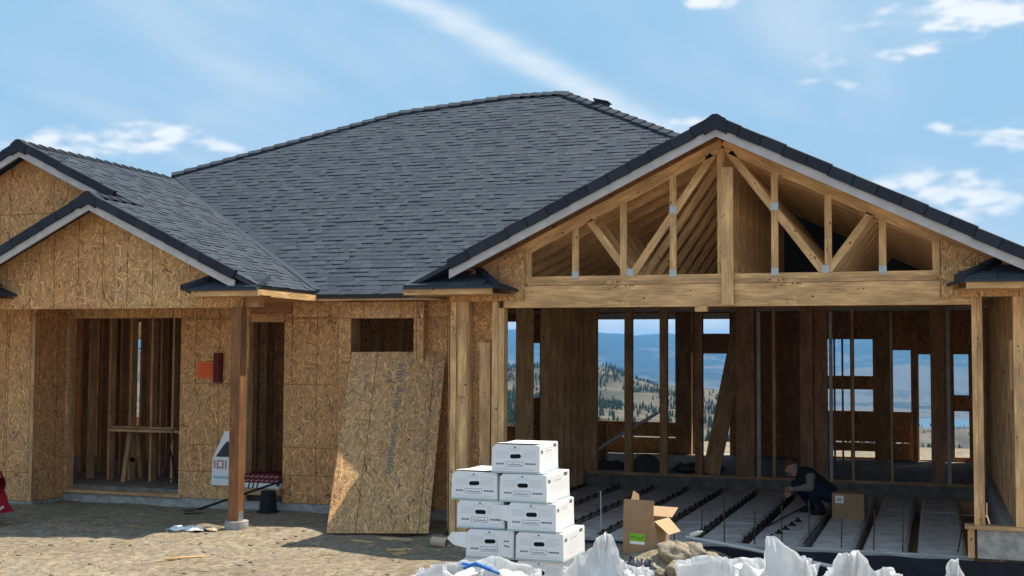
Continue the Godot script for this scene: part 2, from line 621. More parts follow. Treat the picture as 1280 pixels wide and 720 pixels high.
func dirt_image() -> ImageTexture:
	var r := RandomNumberGenerator.new()
	r.seed = 77
	var f := FastNoiseLite.new()
	f.seed = 5
	f.frequency = 0.02
	f.fractal_octaves = 5
	var s := 1024
	var base := f.get_seamless_image(s, s, false, false, 0.2)
	base.convert(Image.FORMAT_RGB8)
	var a := base.get_data()
	for i in s * s:
		var v := 0.62 + 0.33 * a[i * 3] / 255.0 + r.randf_range(-0.05, 0.05)
		a[i * 3] = int(clampf(v, 0, 1) * 255)
		a[i * 3 + 1] = int(clampf(v * 0.985, 0, 1) * 255)
		a[i * 3 + 2] = int(clampf(v * 0.96, 0, 1) * 255)
	# grit and straw
	for k in 5200:
		var cx := r.randf() * s
		var cy := r.randf() * s
		var straw := r.randf() < 0.25
		var ang := r.randf() * TAU
		var ln := r.randf_range(8, 26) if straw else r.randf_range(1, 5)
		var wd := 1.2 if straw else r.randf_range(1, 4)
		var t := r.randf_range(1.1, 1.35) if straw else (r.randf_range(0.5, 0.8) if r.randf() < 0.6 else r.randf_range(1.05, 1.3))
		var l := -ln / 2
		while l < ln / 2:
			var w := -wd / 2
			while w < wd / 2:
				var at := ((int(cy + sin(ang) * l + cos(ang) * w) & 1023) * s + (int(cx + cos(ang) * l - sin(ang) * w) & 1023)) * 3
				for c in 3:
					a[at + c] = clampi(int(a[at + c] * t), 0, 255)
				w += 0.8
			l += 0.8
	return ImageTexture.create_from_image(Image.create_from_data(s, s, false, Image.FORMAT_RGB8, a))

# ------------------------------------------------------------------ land
func ktop(az: float) -> float:
	# how steeply one looks down at the near hill's brow
	if az < -0.273:
		return 0.0115 - (-0.273 - az) * 0.03
	if az < -0.2:
		return lerpf(0.0115, 0.029, (az + 0.273) / 0.073)
	if az < -0.157:
		return lerpf(0.029, 0.038, (az + 0.2) / 0.043)
	return minf(lerpf(0.038, 0.0545, (az + 0.157) / 0.11), 0.057)

func land_h(x: float, z: float) -> float:
	var s := -z
	var h := -0.43
	if s > 32.0:
		var az := clampf(x / maxf(s, 1.0), -1.2, 1.2)
		var w := smoothstep(36.0, 1300.0, s)
		var k := lerpf(0.083, ktop(az), pow(w, 0.6))
		h = lerpf(-0.43, 1.84 - k * s, smoothstep(32.0, 44.0, s))
		var rough := land_noise.get_noise_2d(x * 0.5, z * 0.5) * 20.0 * smoothstep(120.0, 1000.0, s)
		h += rough * (1.0 - smoothstep(1150.0, 1500.0, s))
		if s > 1300.0:
			var valley := -142.0
			var brow := 1.84 - ktop(az) * 1300.0 + rough * (1.0 - smoothstep(1300.0, 1500.0, s))
			h = lerpf(brow, valley, smoothstep(1300.0, 2300.0, s))
		if s > 3050.0:
			var up := smoothstep(3050.0, 9600.0, s)
			var spur := land_noise.get_noise_2d(x * 0.055 + 40.0, z * 0.05)
			var fine := land_noise.get_noise_2d(x * 0.2, z * 0.2)
			h = -142.0 + pow(up, 1.25) * 305.0 + (spur * 75.0 + fine * 26.0) * smoothstep(3200.0, 5200.0, s) * (0.35 + up * 0.65)
			h += 45.0 * exp(-pow((x + 150.0) / 420.0, 2.0) - pow((s - 5200.0) / 700.0, 2.0))
	elif s < 0.0:
		h = -0.43
	if s > 14.86 and s < 27.0 and x > -5.95 and x < 3.0:
		h = -0.95
	elif s <= 14.86 and s > 10.5 and x > -2.6 and x < 9.0:
		h = lerpf(-0.43, -1.0, smoothstep(10.9, 12.6, s) * smoothstep(-2.55, -1.5, x))
	if s < 30.0:
		h += bump_noise.get_noise_2d(x, z) * 0.045 * smoothstep(40.0, 10.0, s) + bump_noise.get_noise_2d(x * 1.6, z * 7.0) * 0.020 + bump_noise.get_noise_2d(x * 8.0, z * 12.0) * 0.006
		for k in 4:
			var q: float = z + [11.15, 12.55, 10.2, 13.1][k] + [0.10, 0.10, -0.06, 0.16][k] * (x + 8.0) + 0.16 * bump_noise.get_noise_2d(x * 0.5, k * 9.0)
			h -= (0.030 * exp(-pow(q / 0.10, 2.0)) - 0.018 * exp(-pow((absf(q) - 0.21) / 0.07, 2.0))) * smoothstep(-0.35, 0.25, bump_noise.get_noise_2d(x * 0.9, k * 5.0))
		# mound under the rocks and the open carton
		h += 0.38 * exp(-pow((x + 2.55) / 0.8, 2.0) - pow((z + 12.3) / 0.65, 2.0))
	return h

func land_color(x: float, z: float, h: float) -> Color:
	var s := -z
	if s < 34.0:
		var d := bump_noise.get_noise_2d(x * 0.6 + 90.0, z * 0.9) * 0.5 + 0.5
		var c := Color(0.44, 0.385, 0.295).lerp(Color(0.37, 0.32, 0.24), smoothstep(0.3, 0.7, d))
		return c
	var p := land_noise.get_noise_2d(x * 2.2 + 500.0, z * 2.2)
	var q := land_noise.get_noise_2d(x * 0.22 + 90.0, z * 0.22)
	var tan_ := Color(0.36, 0.315, 0.225)
	var green := Color(0.025, 0.038, 0.026)
	if s < 2000.0:
		return (tan_ * 0.68).lerp(Color(0.105, 0.105, 0.08), smoothstep(-0.22, 0.2, p + land_noise.get_noise_2d(x * 9.0, z * 9.0) * 0.7))
	if s < 3050.0:
		return tan_.lerp(Color(0.10, 0.12, 0.08), smoothstep(-0.2, 0.2, p))
	var forest := smoothstep(-0.16, 0.12, q * 1.2 + p * 0.75 + (s - 4300.0) / 6500.0)
	var bare := exp(-pow((x + 150.0) / 500.0, 2.0) - pow((s - 5000.0) / 700.0, 2.0))
	return Color(0.20, 0.18, 0.14).lerp(green, clampf(forest - bare, 0, 1))

func land() -> void:
	land_noise = FastNoiseLite.new()
	land_noise.seed = 12
	land_noise.frequency = 0.008
	land_noise.fractal_octaves = 5
	bump_noise = FastNoiseLite.new()
	bump_noise.seed = 3
	bump_noise.frequency = 0.45
	bump_noise.fractal_octaves = 4
	var xs := PackedFloat32Array()
	var zs := PackedFloat32Array()
	var x := -13.4
	var left := []
	var st := 0.09
	while x > -12000.0:
		st = minf(st * 1.075, 40.0 if x > -2600.0 else 400.0)
		x -= st
		left.append(x)
	left.reverse()
	xs.append_array(left)
	x = -13.4
	while x < 1.6:
		xs.append(x)
		x += 0.085
	st = 0.09
	while x < 7000.0:
		xs.append(x)
		st = minf(st * 1.09, 40.0 if x < 500.0 else 400.0)
		x += st
	var z := -9.0
	var near := []
	st = 0.085
	while z < 60.0:
		near.append(z)
		st *= 1.2
		z += st
	near.reverse()
	zs.append_array(near)
	z = -9.0
	while z > -16.0:
		z -= 0.085
		zs.append(z)
	st = 0.09
	while z > -11500.0:
		st = minf(st * 1.05, 75.0)
		z -= st
		zs.append(z)
	var b := MB.new()
	var p := PackedVector3Array()
	var cols := PackedColorArray()
	for zz in zs:
		for xx in xs:
			var h := land_h(xx, zz)
			p.append(Vector3(xx, h, zz))
			cols.append(land_color(xx, zz, h))
	b.grid(p, xs.size(), true)
	var o := put("ground", b.mesh(cols), M.ground)
	tag(o, "dry tan dirt yard dropping behind the house to the valley and blue hills", "ground", "", "structure")
	# the lake far below
	var l := MB.new()
	l.quad(Vector3(-3500, -139.5, -2500), Vector3(2500, -139.5, -2500), Vector3(2500, -139.5, -3120), Vector3(-3500, -139.5, -3120))
	tag(build("lake", l, M.water), "pale strip of lake far down in the valley", "lake", "", "structure")
	# trees on the near hill, too many and too far to count
	var t := MB.new()
	for k in 3:
		var y0 := 0.10 + k * 0.27
		var r0 := 0.23 - k * 0.06
		for j in 7:
			var a0 := TAU * j / 7 + k
			var a1 := TAU * (j + 1) / 7 + k
			var rr := r0 * (0.75 + 0.45 * fmod(j * 0.37 + k * 0.61, 1.0))
			var r2 := r0 * (0.75 + 0.45 * fmod((j + 1) % 7 * 0.37 + k * 0.61, 1.0))
			t.tri(Vector3(cos(a0) * rr, y0, sin(a0) * rr), Vector3(0, y0 + 0.42, 0), Vector3(cos(a1) * r2, y0 + 0.03, sin(a1) * r2))
	var mm := MultiMesh.new()
	mm.transform_format = MultiMesh.TRANSFORM_3D
	mm.mesh = t.mesh()
	var at: Array[Transform3D] = []
	var tries := 0
	while at.size() < 10500 and tries < 150000:
		tries += 1
		var s := R.randf_range(260.0, 1400.0) if R.randf() < 0.85 else R.randf_range(1400.0, 2600.0)
		var xx := R.randf_range(-0.42, 0.16) * s
		var dense := land_noise.get_noise_2d(xx * 0.9 + 70.0, -s * 0.9) + smoothstep(-0.235, -0.29, xx / s) * 0.35
		if R.randf() > smoothstep(-0.05, 0.36, dense) * (1.0 - 0.75 * smoothstep(-0.14, -0.06, xx / s)):
			continue
		var hh := R.randf_range(1.6, 4.8)
		at.append(Transform3D(Basis(Vector3.UP, R.randf() * TAU).scaled(Vector3(hh, hh, hh)), Vector3(xx, land_h(xx, -s) - hh * 0.08, -s)))
	mm.instance_count = at.size()
	for i in at.size():
		mm.set_instance_transform(i, at[i])
	var mi := MultiMeshInstance3D.new()
	mi.multimesh = mm
	mi.material_override = M.tree
	mi.name = "forest"
	add_child(mi)
	tag(mi, "dark evergreen trees dotted over the dry hillside behind the house", "trees", "", "stuff")

# ------------------------------------------------------------------ house
func facing_x(x: float, z: float) -> Transform3D:   # a wall plane that looks towards +x; local x runs towards -z
	return Transform3D(Basis(Vector3(0, 0, -1), Vector3.UP, Vector3.RIGHT), Vector3(x, 0, z))

func house_walls() -> void:
	house = thing("unfinished_house", "single storey timber house under construction with OSB walls, dark shingle roof and open garage gable", "house")
	var at := func(z: float) -> Transform3D: return Transform3D(Basis(), Vector3(0, 0, z))
	# entry wall at the back of the porch, with the wide opening and the narrow doorway
	osb_wall(at.call(-16.05), [-12.86, -12.80, -10.78, -9.6, -9.02, -8.1, -7.87, -6.905, -5.86], [-0.3, 0.1, 0.5, 1.41, 2.362, 2.386, 2.62], house, PackedVector2Array(), [Rect2(-12.80, -0.4, 2.02, 2.786), Rect2(-9.6, -0.4, 0.58, 2.786), Rect2(-7.87, 0.5, 0.965, 1.862)])
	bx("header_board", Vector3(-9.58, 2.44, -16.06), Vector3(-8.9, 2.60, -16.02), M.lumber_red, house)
	for x in [-12.81, -10.76, -10.71, -9.64, -9.0]:
		bx("jamb", Vector3(x - 0.02, -0.26, -16.2), Vector3(x + 0.02, 2.386, -16.065), M.lumber2, house)
	bx("door_jamb", Vector3(-9.655, -0.26, -16.045), Vector3(-9.60, 1.62, -16.0), M.lumber2, house)
	bx("lintel", Vector3(-12.84, 2.39, -16.2), Vector3(-10.78, 2.60, -16.067), M.lumber2, house)
	bx("lintel", Vector3(-9.6, 2.32, -16.2), Vector3(-9.02, 2.40, -16.067), M.lumber2, house)
	bx("sill_plate", Vector3(-12.84, -0.3, -16.2), Vector3(-10.72, -0.258, -16.02), M.lumber2, house)
	# window bay, a little proud
	osb_wall(at.call(-15.9), [-8.06, -7.87, -7.55, -7.1, -6.905, -6.75], [-0.3, 0.5, 1.738, 2.17, 2.362, 2.6], house, PackedVector2Array(), [Rect2(-7.87, 0.5, 0.965, 1.862)])
	bx("bay_side", Vector3(-6.762, -0.3, -16.04), Vector3(-6.752, 2.6, -15.915), M.osb, house)
	bx("bay_side", Vector3(-8.058, -0.3, -16.04), Vector3(-8.048, 2.6, -15.915), M.osb, house)
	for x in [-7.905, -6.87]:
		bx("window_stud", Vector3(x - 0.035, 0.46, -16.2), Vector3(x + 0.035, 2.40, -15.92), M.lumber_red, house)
	bx("window_sill", Vector3(-7.86, 0.46, -16.2), Vector3(-6.91, 0.5, -15.92), M.lumber2, house)
	bx("window_lintel", Vector3(-7.94, 2.365, -16.2), Vector3(-6.84, 2.58, -15.92), M.lumber2, house)
	# far left wall and the side of the porch
	osb_wall(at.call(-15.36), [-17.6, -16.5, -15.28, -14.4, -13.4, -12.85], [-0.375, 0.05, 2.55], house)
	bx("corner_stud", Vector3(-12.905, -0.375, -15.345), Vector3(-12.85, 2.46, -15.325), M.lumber2, house)
	osb_wall(facing_x(-12.85, -15.38), [0.0, 0.665], [-0.375, 0.10, 1.33, 2.6], house, PackedVector2Array(), [], M.osb2)
	bx("porch_ceiling", Vector3(-12.84, 2.60, -16.05), Vector3(-8.4, 2.615, -14.4), M.osb2, house)
	bx("porch_ceiling", Vector3(-17.6, 2.585, -15.32), Vector3(-12.845, 2.598, -14.4), M.osb2, house)
	# foundation
	bx("foundation", Vector3(-17.6, -0.9, -15.6), Vector3(-12.87, -0.378, -15.375), M.concrete, house)
	bx("foundation", Vector3(-13.1, -0.9, -16.3), Vector3(-12.87, -0.378, -15.61), M.concrete, house)
	bx("foundation", Vector3(-12.86, -0.9, -16.3), Vector3(-5.9, -0.303, -16.06), M.concrete, house)
	bx("foundation", Vector3(-8.05, -0.9, -16.05), Vector3(-6.76, -0.305, -15.915), M.concrete, house)
	# lower gable over the porch
	var g := PackedVector2Array([Vector2(-14.0, 2.465), Vector2(-8.69, 2.465), Vector2(-8.69, 2.585), Vector2(-8.45, 2.735), Vector2(-10.92, 3.93), Vector2(-13.39, 2.735), Vector2(-14.0, 2.60)])
	osb_wall(at.call(-14.35), [-14.2, -13.19, -11.97, -10.73, -9.51, -8.6], [2.4, 4.8], house, g)
	bx("porch_beam", Vector3(-14.0, 2.475, -14.56), Vector3(-8.50, 2.73, -14.40), M.lumber2, house)
	# upper gable set back behind it
	var g2 := PackedVector2Array([Vector2(-17.3, 2.62), Vector2(-8.5, 2.62), Vector2(-12.94, 4.88)])
	osb_wall(at.call(-15.3), [-17.4, -16.0, -14.75, -13.53, -12.31, -11.09, -9.8, -8.4], [2.6, 3.95, 5.2], house, g2, [], M.osb2)
	# porch post on its footing
	var post := bx("porch_post", Vector3(-8.79, -0.33, -14.375), Vector3(-8.645, 2.47, -14.23), M.post_stain, house)
	var f := MB.new()
	f.tube(PackedVector3Array([Vector3(0, -0.62, 0), Vector3(0, -0.36, 0), Vector3(0, -0.332, 0)]), 0.155, 18)
	build("footing", f, M.concrete, post, Transform3D(Basis(), Vector3(-8.70, 0, -14.3) - post.position))
	var sh := MB.new()
	sh.box(Transform3D(), Vector3(0.006, 0.11, 0.12))
	build("post_bracket", sh, M.plate_steel, post, Transform3D(Basis(), Vector3(-8.641, -0.27, -14.3) - post.position))
	# side and rear walls
	bx("side_wall", Vector3(0.93, -0.3, -26.0), Vector3(0.945, 2.96, -14.76), M.osb2, house)
	bx("side_wall", Vector3(-19.6, -0.3, -26.0), Vector3(-19.5, 2.62, -15.4), M.osb2, house)
	osb_wall(at.call(-15.38), [-19.6, -18.4, -17.6], [-0.3, 2.6], house)
	var holes := [
		Rect2(-7.1, 0.46, 1.88, 2.3), Rect2(-4.74, -0.2, 0.64, 2.115), Rect2(-4.74, 2.337, 0.64, 0.42), Rect2(-2.14, 1.48, 0.915, 0.74), Rect2(-2.14, 0.775, 0.915, 0.433),
		Rect2(-0.834, 0.773, 0.337, 1.227), Rect2(-0.347, -0.165, 0.25, 2.085), Rect2(0.314, 1.124, 0.271, 0.8), Rect2(0.314, -0.1, 0.271, 0.906), Rect2(-2.82, 0.76, 0.07, 1.44),
		Rect2(-2.04, -0.15, 0.84, 0.12), Rect2(-6.5, 0.13, 1.45, 0.025), Rect2(-2.05, 0.14, 0.85, 0.025), Rect2(-0.8, 0.14, 0.25, 0.025),
		Rect2(-9.3, 0.3, 0.75, 2.3), Rect2(-8.45, 0.93, 0.62, 1.2), Rect2(-19.3, 0.3, 1.9, 1.65), Rect2(-19.3, 2.0, 1.9, 0.2), Rect2(-13.0, 0.9, 1.2, 1.2)]
	pierced("rear_wall", -19.6, 0.94, -0.3, 2.80, -26.0, 0.03, holes, M.osb2)
	bx("floor", Vector3(-19.5, -0.42, -25.99), Vector3(-6.0, -0.2, -16.2), M.floor_dusty, house)
	bx("floor", Vector3(-5.99, -0.42, -25.99), Vector3(0.92, -0.19, -21.0), M.floor_dusty, house)
	bx("rear_deck", Vector3(-19.0, -0.5, -27.3), Vector3(1.5, -0.26, -26.04), M.concrete, house)

func pierced(called: String, x0: float, x1: float, y0: float, y1: float, z: float, th: float, holes: Array, m: Material) -> void:
	var xs := [x0, x1]
	for h: Rect2 in holes:
		xs.append(h.position.x)
		xs.append(h.end.x)
	xs.sort()
	var b := MB.new()
	for i in xs.size() - 1:
		if xs[i + 1] - xs[i] < 0.001:
			continue
		var cx: float = (xs[i] + xs[i + 1]) / 2.0
		var hs := []
		for h: Rect2 in holes:
			if cx > h.position.x and cx < h.end.x:
				hs.append([h.position.y, h.end.y])
		hs.sort()
		var y := y0
		for h in hs + [[y1, y1]]:
			if h[0] > y + 0.001:
				b.box(Transform3D(Basis(), Vector3(cx, (y + h[0]) / 2, z)), Vector3(xs[i + 1] - xs[i], h[0] - y, th), Vector2(cx, -y))
			y = maxf(y, h[1])
	build(called, b, m, house)

func truss(z: float, front: bool, proto: Node3D) -> Node3D:
	var t: Node3D
	if proto:
		t = proto.duplicate()
		t.position.z = z
		t.name = "truss"
		house.add_child(t, true)
		return t
	t = Node3D.new()
	t.name = "truss"
	house.add_child(t, true)
	t.position.z = z
	var th := 0.038
	var L: Material = M.lumber
	var ap := Vector3(-2.40, 4.385, 0)
	var sl := 0.487
	var on := func(x: float) -> Vector3: return Vector3(x, ap.y - absf(x - ap.x) * sl, 0)
	stick("top_chord", ap, on.call(-5.86), 0.14, th, L, t)
	stick("top_chord", ap, on.call(1.06), 0.14, th, L, t)
	stick("bottom_chord", Vector3(-5.9, 2.79, 0), Vector3(1.05, 2.79, 0), 0.09, th, L, t)
	var webs := [[-4.05, -3.55], [-2.52, -3.50], [-2.32, -1.24], [-0.70, -1.18]]
	for w in webs:
		var top: Vector3 = on.call(w[0]) - Vector3(0, 0.06, 0)
		stick("web", top, Vector3(w[1], 2.85, 0), 0.09, th, L, t)
	if front:
		for x in [-4.84, -4.226, -3.616, -3.0, -1.788, -1.176, -0.572, 0.005]:
			stick("upright", Vector3(x, 2.835, 0.003), on.call(x) - Vector3(0, 0.06, -0.003), 0.08, th, L, t)
		for w in [[-3.53, 2.87], [-1.21, 2.87], [-4.226, 2.85], [-3.0, 2.85], [-1.788, 2.85], [-0.572, 2.85], [-3.0, 3.62], [-1.788, 3.62]]:
			var b := MB.new()
			b.box(Transform3D(Basis(), Vector3(w[0], w[1], th / 2 + 0.0045)), Vector3(0.085, 0.09, 0.003))
			build("nail_plate", b, M.plate_steel, t)
	stick("upright", Vector3(-2.42, 2.835, 0.003), Vector3(-2.42, 4.34, 0.003), 0.085, th, L, t)
	return t

func house_garage() -> void:
	var L: Material = M.lumber
	# the long header over the opening: a deep beam and two plates
	bx("header_beam", Vector3(-5.16, 2.447, -14.86), Vector3(0.37, 2.718, -14.72), L, house)
	bx("header_plate", Vector3(-4.84, 2.723, -14.86), Vector3(0.005, 2.770, -14.717), M.lumber2, house)
	bx("header_block", Vector3(-2.73, 2.385, -14.84), Vector3(-2.59, 2.447, -14.70), L, house)
	bx("strapping_board", Vector3(-2.405, 2.46, -14.698), Vector3(-2.265, 4.10, -14.66), L, house)
	# left: corner post, pony wall, jamb
	bx("corner_post", Vector3(-5.88, -0.42, -14.86), Vector3(-5.80, 2.53, -14.72), L, house)
	bx("corner_post", Vector3(-5.797, -0.42, -14.86), Vector3(-5.64, 2.53, -14.74), L, house)
	bx("corner_block", Vector3(-5.76, 1.33, -14.737), Vector3(-5.65, 2.27, -14.70), L, house)
	bx("corner_block", Vector3(-5.76, -0.42, -14.737), Vector3(-5.65, 1.30, -14.725), L, house)
	bx("pony_stud", Vector3(-5.505, -0.42, -14.84), Vector3(-5.36, 2.01, -14.79), M.lumber2, house)
	bx("jamb_post", Vector3(-5.315, -0.42, -14.86), Vector3(-5.235, 2.53, -14.72), L, house)
	bx("jamb_post", Vector3(-5.232, -0.42, -14.86), Vector3(-5.155, 2.447, -14.727), L, house)
	osb_wall(Transform3D(Basis(), Vector3(0, 0, -14.9)), [-5.64, -5.31], [-0.4, 1.0, 2.03, 2.56], house, PackedVector2Array(), [], M.osb2)
	# right: jamb, sill plate, stem wall, corner post
	bx("jamb_post", Vector3(0.372, 0.002, -14.86), Vector3(0.425, 2.53, -14.72), L, house)
	bx("jamb_post", Vector3(0.427, 0.002, -14.86), Vector3(0.482, 2.53, -14.724), M.lumber2, house)
	bx("sill_plate", Vector3(0.27, -0.04, -14.9), Vector3(1.4, 0.0, -14.70), M.lumber2, house)
	bx("form_stake", Vector3(0.30, -0.36, -14.80), Vector3(0.37, -0.043, -14.73), M.lumber2, house)
	bx("stem_wall", Vector3(0.40, -0.36, -14.95), Vector3(1.5, -0.043, -14.735), M.concrete, house)
	bx("corner_post", Vector3(0.80, 0.002, -14.86), Vector3(0.945, 2.53, -14.72), L, house)
	bx("corner_block", Vector3(0.76, 1.5, -14.95), Vector3(0.798, 2.05, -14.80), M.lumber2, house)
	# small sheets in the corners of the gable
	var l := PackedVector2Array([Vector2(-5.88, 2.53), Vector2(-4.88, 2.53), Vector2(-4.88, 3.20), Vector2(-5.88, 2.715)])
	osb_wall(Transform3D(Basis(), Vector3(0, 0, -14.70)), [-5.9, -4.8], [2.4, 3.4], house, l)
	var r := PackedVector2Array([Vector2(0.04, 2.53), Vector2(1.3, 2.53), Vector2(1.3, 2.60), Vector2(0.04, 3.20)])
	osb_wall(Transform3D(Basis(), Vector3(0, 0, -14.70)), [0.0, 0.24, 1.4], [2.4, 3.4], house, r)
	# roof trusses
	truss(-14.752, true, null)
	var proto := truss(-15.36, false, null)
	for i in 9:
		truss(-15.97 - 0.61 * i, false, proto)
	# left side wall of the garage, studs inside, seen at a slant
	for i in 15:
		if i == 5 or i == 8:
			continue
		var z := -15.15 - i * 0.406
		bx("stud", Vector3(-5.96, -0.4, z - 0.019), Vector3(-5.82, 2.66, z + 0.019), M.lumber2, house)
	bx("wall_plate", Vector3(-5.96, 2.662, -21.0), Vector3(-5.82, 2.74, -14.9), M.lumber2, house)
	osb_wall(facing_x(-5.965, -14.9), [0.0, 0.35, 2.2, 3.4, 4.6, 5.8], [-0.4, 2.88], house, PackedVector2Array(), [Rect2(0.35, -0.5, 4.25, 4.0)], M.osb2)
	for i in 26:
		var z := -15.1 - i * 0.406
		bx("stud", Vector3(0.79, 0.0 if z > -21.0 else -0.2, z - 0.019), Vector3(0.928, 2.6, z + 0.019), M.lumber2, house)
	bx("stem_wall", Vector3(0.72, -0.6, -21.0), Vector3(0.95, -0.04, -14.96), M.concrete, house)
	bx("wall_plate", Vector3(0.79, 2.602, -25.9), Vector3(0.928, 2.70, -14.9), M.lumber2, house)
	# edge of the suspended slab: formwork, membrane on the front, step at the back
	bx("slab_form", Vector3(-5.8, -0.9, -21.0), Vector3(0.71, -0.64, -14.9), M.lumber2, house)
	var mem := MB.new()
	var p := PackedVector3Array()
	for i in 3:
		for j in 60:
			var x := -5.8 + 7.8 * j / 59.0
			p.append(Vector3(x, [-0.40, -0.75, -1.35][i] + 0.006 * sin(j * 1.3), -14.80 + 0.014 * sin(j * 0.9 + i) + (0.01 if i == 1 else 0.0)))
	mem.grid(p, 60, true)
	for q in [0, 1]:
		mem.box(Transform3D(Basis(), Vector3(-1.9, -0.88, -14.84)), Vector3(7.8, 0.92, 0.02))
	build("waterproof_membrane", mem, M.membrane, house)
	bx("form_rim", Vector3(-5.8, -0.44, -14.90), Vector3(0.36, -0.385, -14.83), M.concrete, house)
	bx("form_rim_board", Vector3(-5.8, -0.395, -14.99), Vector3(0.36, -0.375, -14.905), M.foam, house)
	bx("slab_step", Vector3(-5.8, -0.62, -21.06), Vector3(0.71, -0.225, -21.005), M.lumber2, house)
	bx("step_plate", Vector3(-5.8, -0.188, -21.10), Vector3(0.71, -0.15, -20.98), M.lumber2, house)

func house_inside() -> void:
	# partition between garage and house: studs and built-up posts
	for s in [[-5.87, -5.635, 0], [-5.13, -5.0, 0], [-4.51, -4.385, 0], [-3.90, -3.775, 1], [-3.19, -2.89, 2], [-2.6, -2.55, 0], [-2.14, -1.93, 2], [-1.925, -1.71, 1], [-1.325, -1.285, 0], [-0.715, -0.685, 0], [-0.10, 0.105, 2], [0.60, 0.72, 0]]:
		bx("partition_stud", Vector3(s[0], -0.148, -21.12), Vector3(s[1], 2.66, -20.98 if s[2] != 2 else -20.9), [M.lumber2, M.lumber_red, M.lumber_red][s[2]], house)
	bx("partition_plate", Vector3(-5.8, 2.662, -21.14), Vector3(0.78, 2.74, -20.96), M.lumber2, house)
	# studs of the rooms behind
	for x in [-2.02, -1.86, -1.71, -1.55]:
		bx("room_stud", Vector3(x - 0.018, -0.19, -24.5), Vector3(x + 0.018, 2.65, -24.46), M.lumber2, house)
	for s in [[-5.2, -4.86], [-2.95, -2.60], [-2.55, -2.20], [-1.15, -0.88], [-0.46, -0.37]]:
		bx("rear_stud", Vector3(s[0], -0.19, -25.9), Vector3(s[1], 2.75, -25.75), M.lumber2, house)
	bx("rear_lintel", Vector3(-5.2, 1.93, -25.9), Vector3(-4.05, 2.33, -25.8), M.lumber2, house)
	bx("low_wall", Vector3(-7.0, -0.18, -24.0), Vector3(-6.2, 0.52, -23.9), M.osb2, house)
	bx("lit_edge_strip", Vector3(-2.86, -0.15, -21.1), Vector3(-2.80, 2.6, -21.0), M.foam, house)  # pale strips that paint the lit right edges of the built-up posts
	bx("lit_edge_strip", Vector3(-1.68, -0.15, -21.1), Vector3(-1.63, 2.6, -21.0), M.foam, house)
	bx("lit_edge_strip", Vector3(0.13, -0.15, -21.1), Vector3(0.20, 2.6, -21.0), M.foam, house)
	# rooms behind the porch: rows of studs
	for row in [[-17.0, -13.6, -10.3, 0.05], [-17.9, -14.0, -6.2, 0.0], [-20.6, -17.5, -6.2, 0.17]]:
		var x: float = row[1] + row[3]
		while x < row[2]:
			if not (row[0] > -18 and x > -9.9 and x < -8.8):
				bx("room_stud", Vector3(x - 0.02, -0.198, row[0] - 0.14), Vector3(x + 0.02, 2.62, row[0]), M.lumber2 if R.randf() < 0.7 else M.lumber2, house)
			x += 0.40
		bx("wall_plate", Vector3(row[1], 2.622, row[0] - 0.14), Vector3(row[2], 2.70, row[0]), M.lumber2, house)
	osb_wall(Transform3D(Basis(), Vector3(0, 0, -20.75)), [-18.5, -17.3, -16.1, -15.05, -14.85, -14.40, -14.34, -13.7, -13.66, -12.4, -11.2, -10.0, -8.8, -7.6], [-0.19, 2.6], house, PackedVector2Array(), [Rect2(-15.05, -0.2, 0.2, 3.0), Rect2(-14.40, -0.2, 0.06, 3.0), Rect2(-13.7, -0.2, 0.04, 3.0)], M.osb2)
	osb_wall(Transform3D(Basis(), Vector3(0, 0, -19.2)), [-11.5, -10.3, -9.1, -7.9, -6.7], [-0.19, 2.6], house, PackedVector2Array(), [], M.osb2)
	for x in [-11.0, -10.72, -10.45, -10.2]:
		bx("room_stud", Vector3(x - 0.02, -0.198, -18.7), Vector3(x + 0.02, 2.5, -18.62), M.lumber2, house)

# ------------------------------------------------------------------ roofs
func slab(called: String, pts: PackedVector3Array, th: float, m: Material, parent: Node) -> MeshInstance3D:
	var nn := Vector3.ZERO
	for i in range(1, pts.size() - 1):
		nn += (pts[i] - pts[0]).cross(pts[i + 1] - pts[0])
	nn = nn.normalized()
	if nn.y < 0:
		nn = -nn
	var x := Vector3.RIGHT
	x = (x - nn * x.dot(nn)).normalized()
	var t := Transform3D(Basis(x, nn.cross(x), nn), pts[0])
	var poly := PackedVector2Array()
	for q in pts:
		var l := t.affine_inverse() * q
		poly.append(Vector2(l.x, l.y))
	var b := MB.new()
	b.prism(t, poly, th)
	return build(called, b, m, parent)

# a field of shingles: origin on the eave, u along it, v up the slope, outline in (u, v)
func shingles(root: Node3D, o: Vector3, u: Vector3, v: Vector3, outline: PackedVector2Array) -> void:
	shingle_jobs.append([root, o, u.normalized(), v.normalized(), outline])

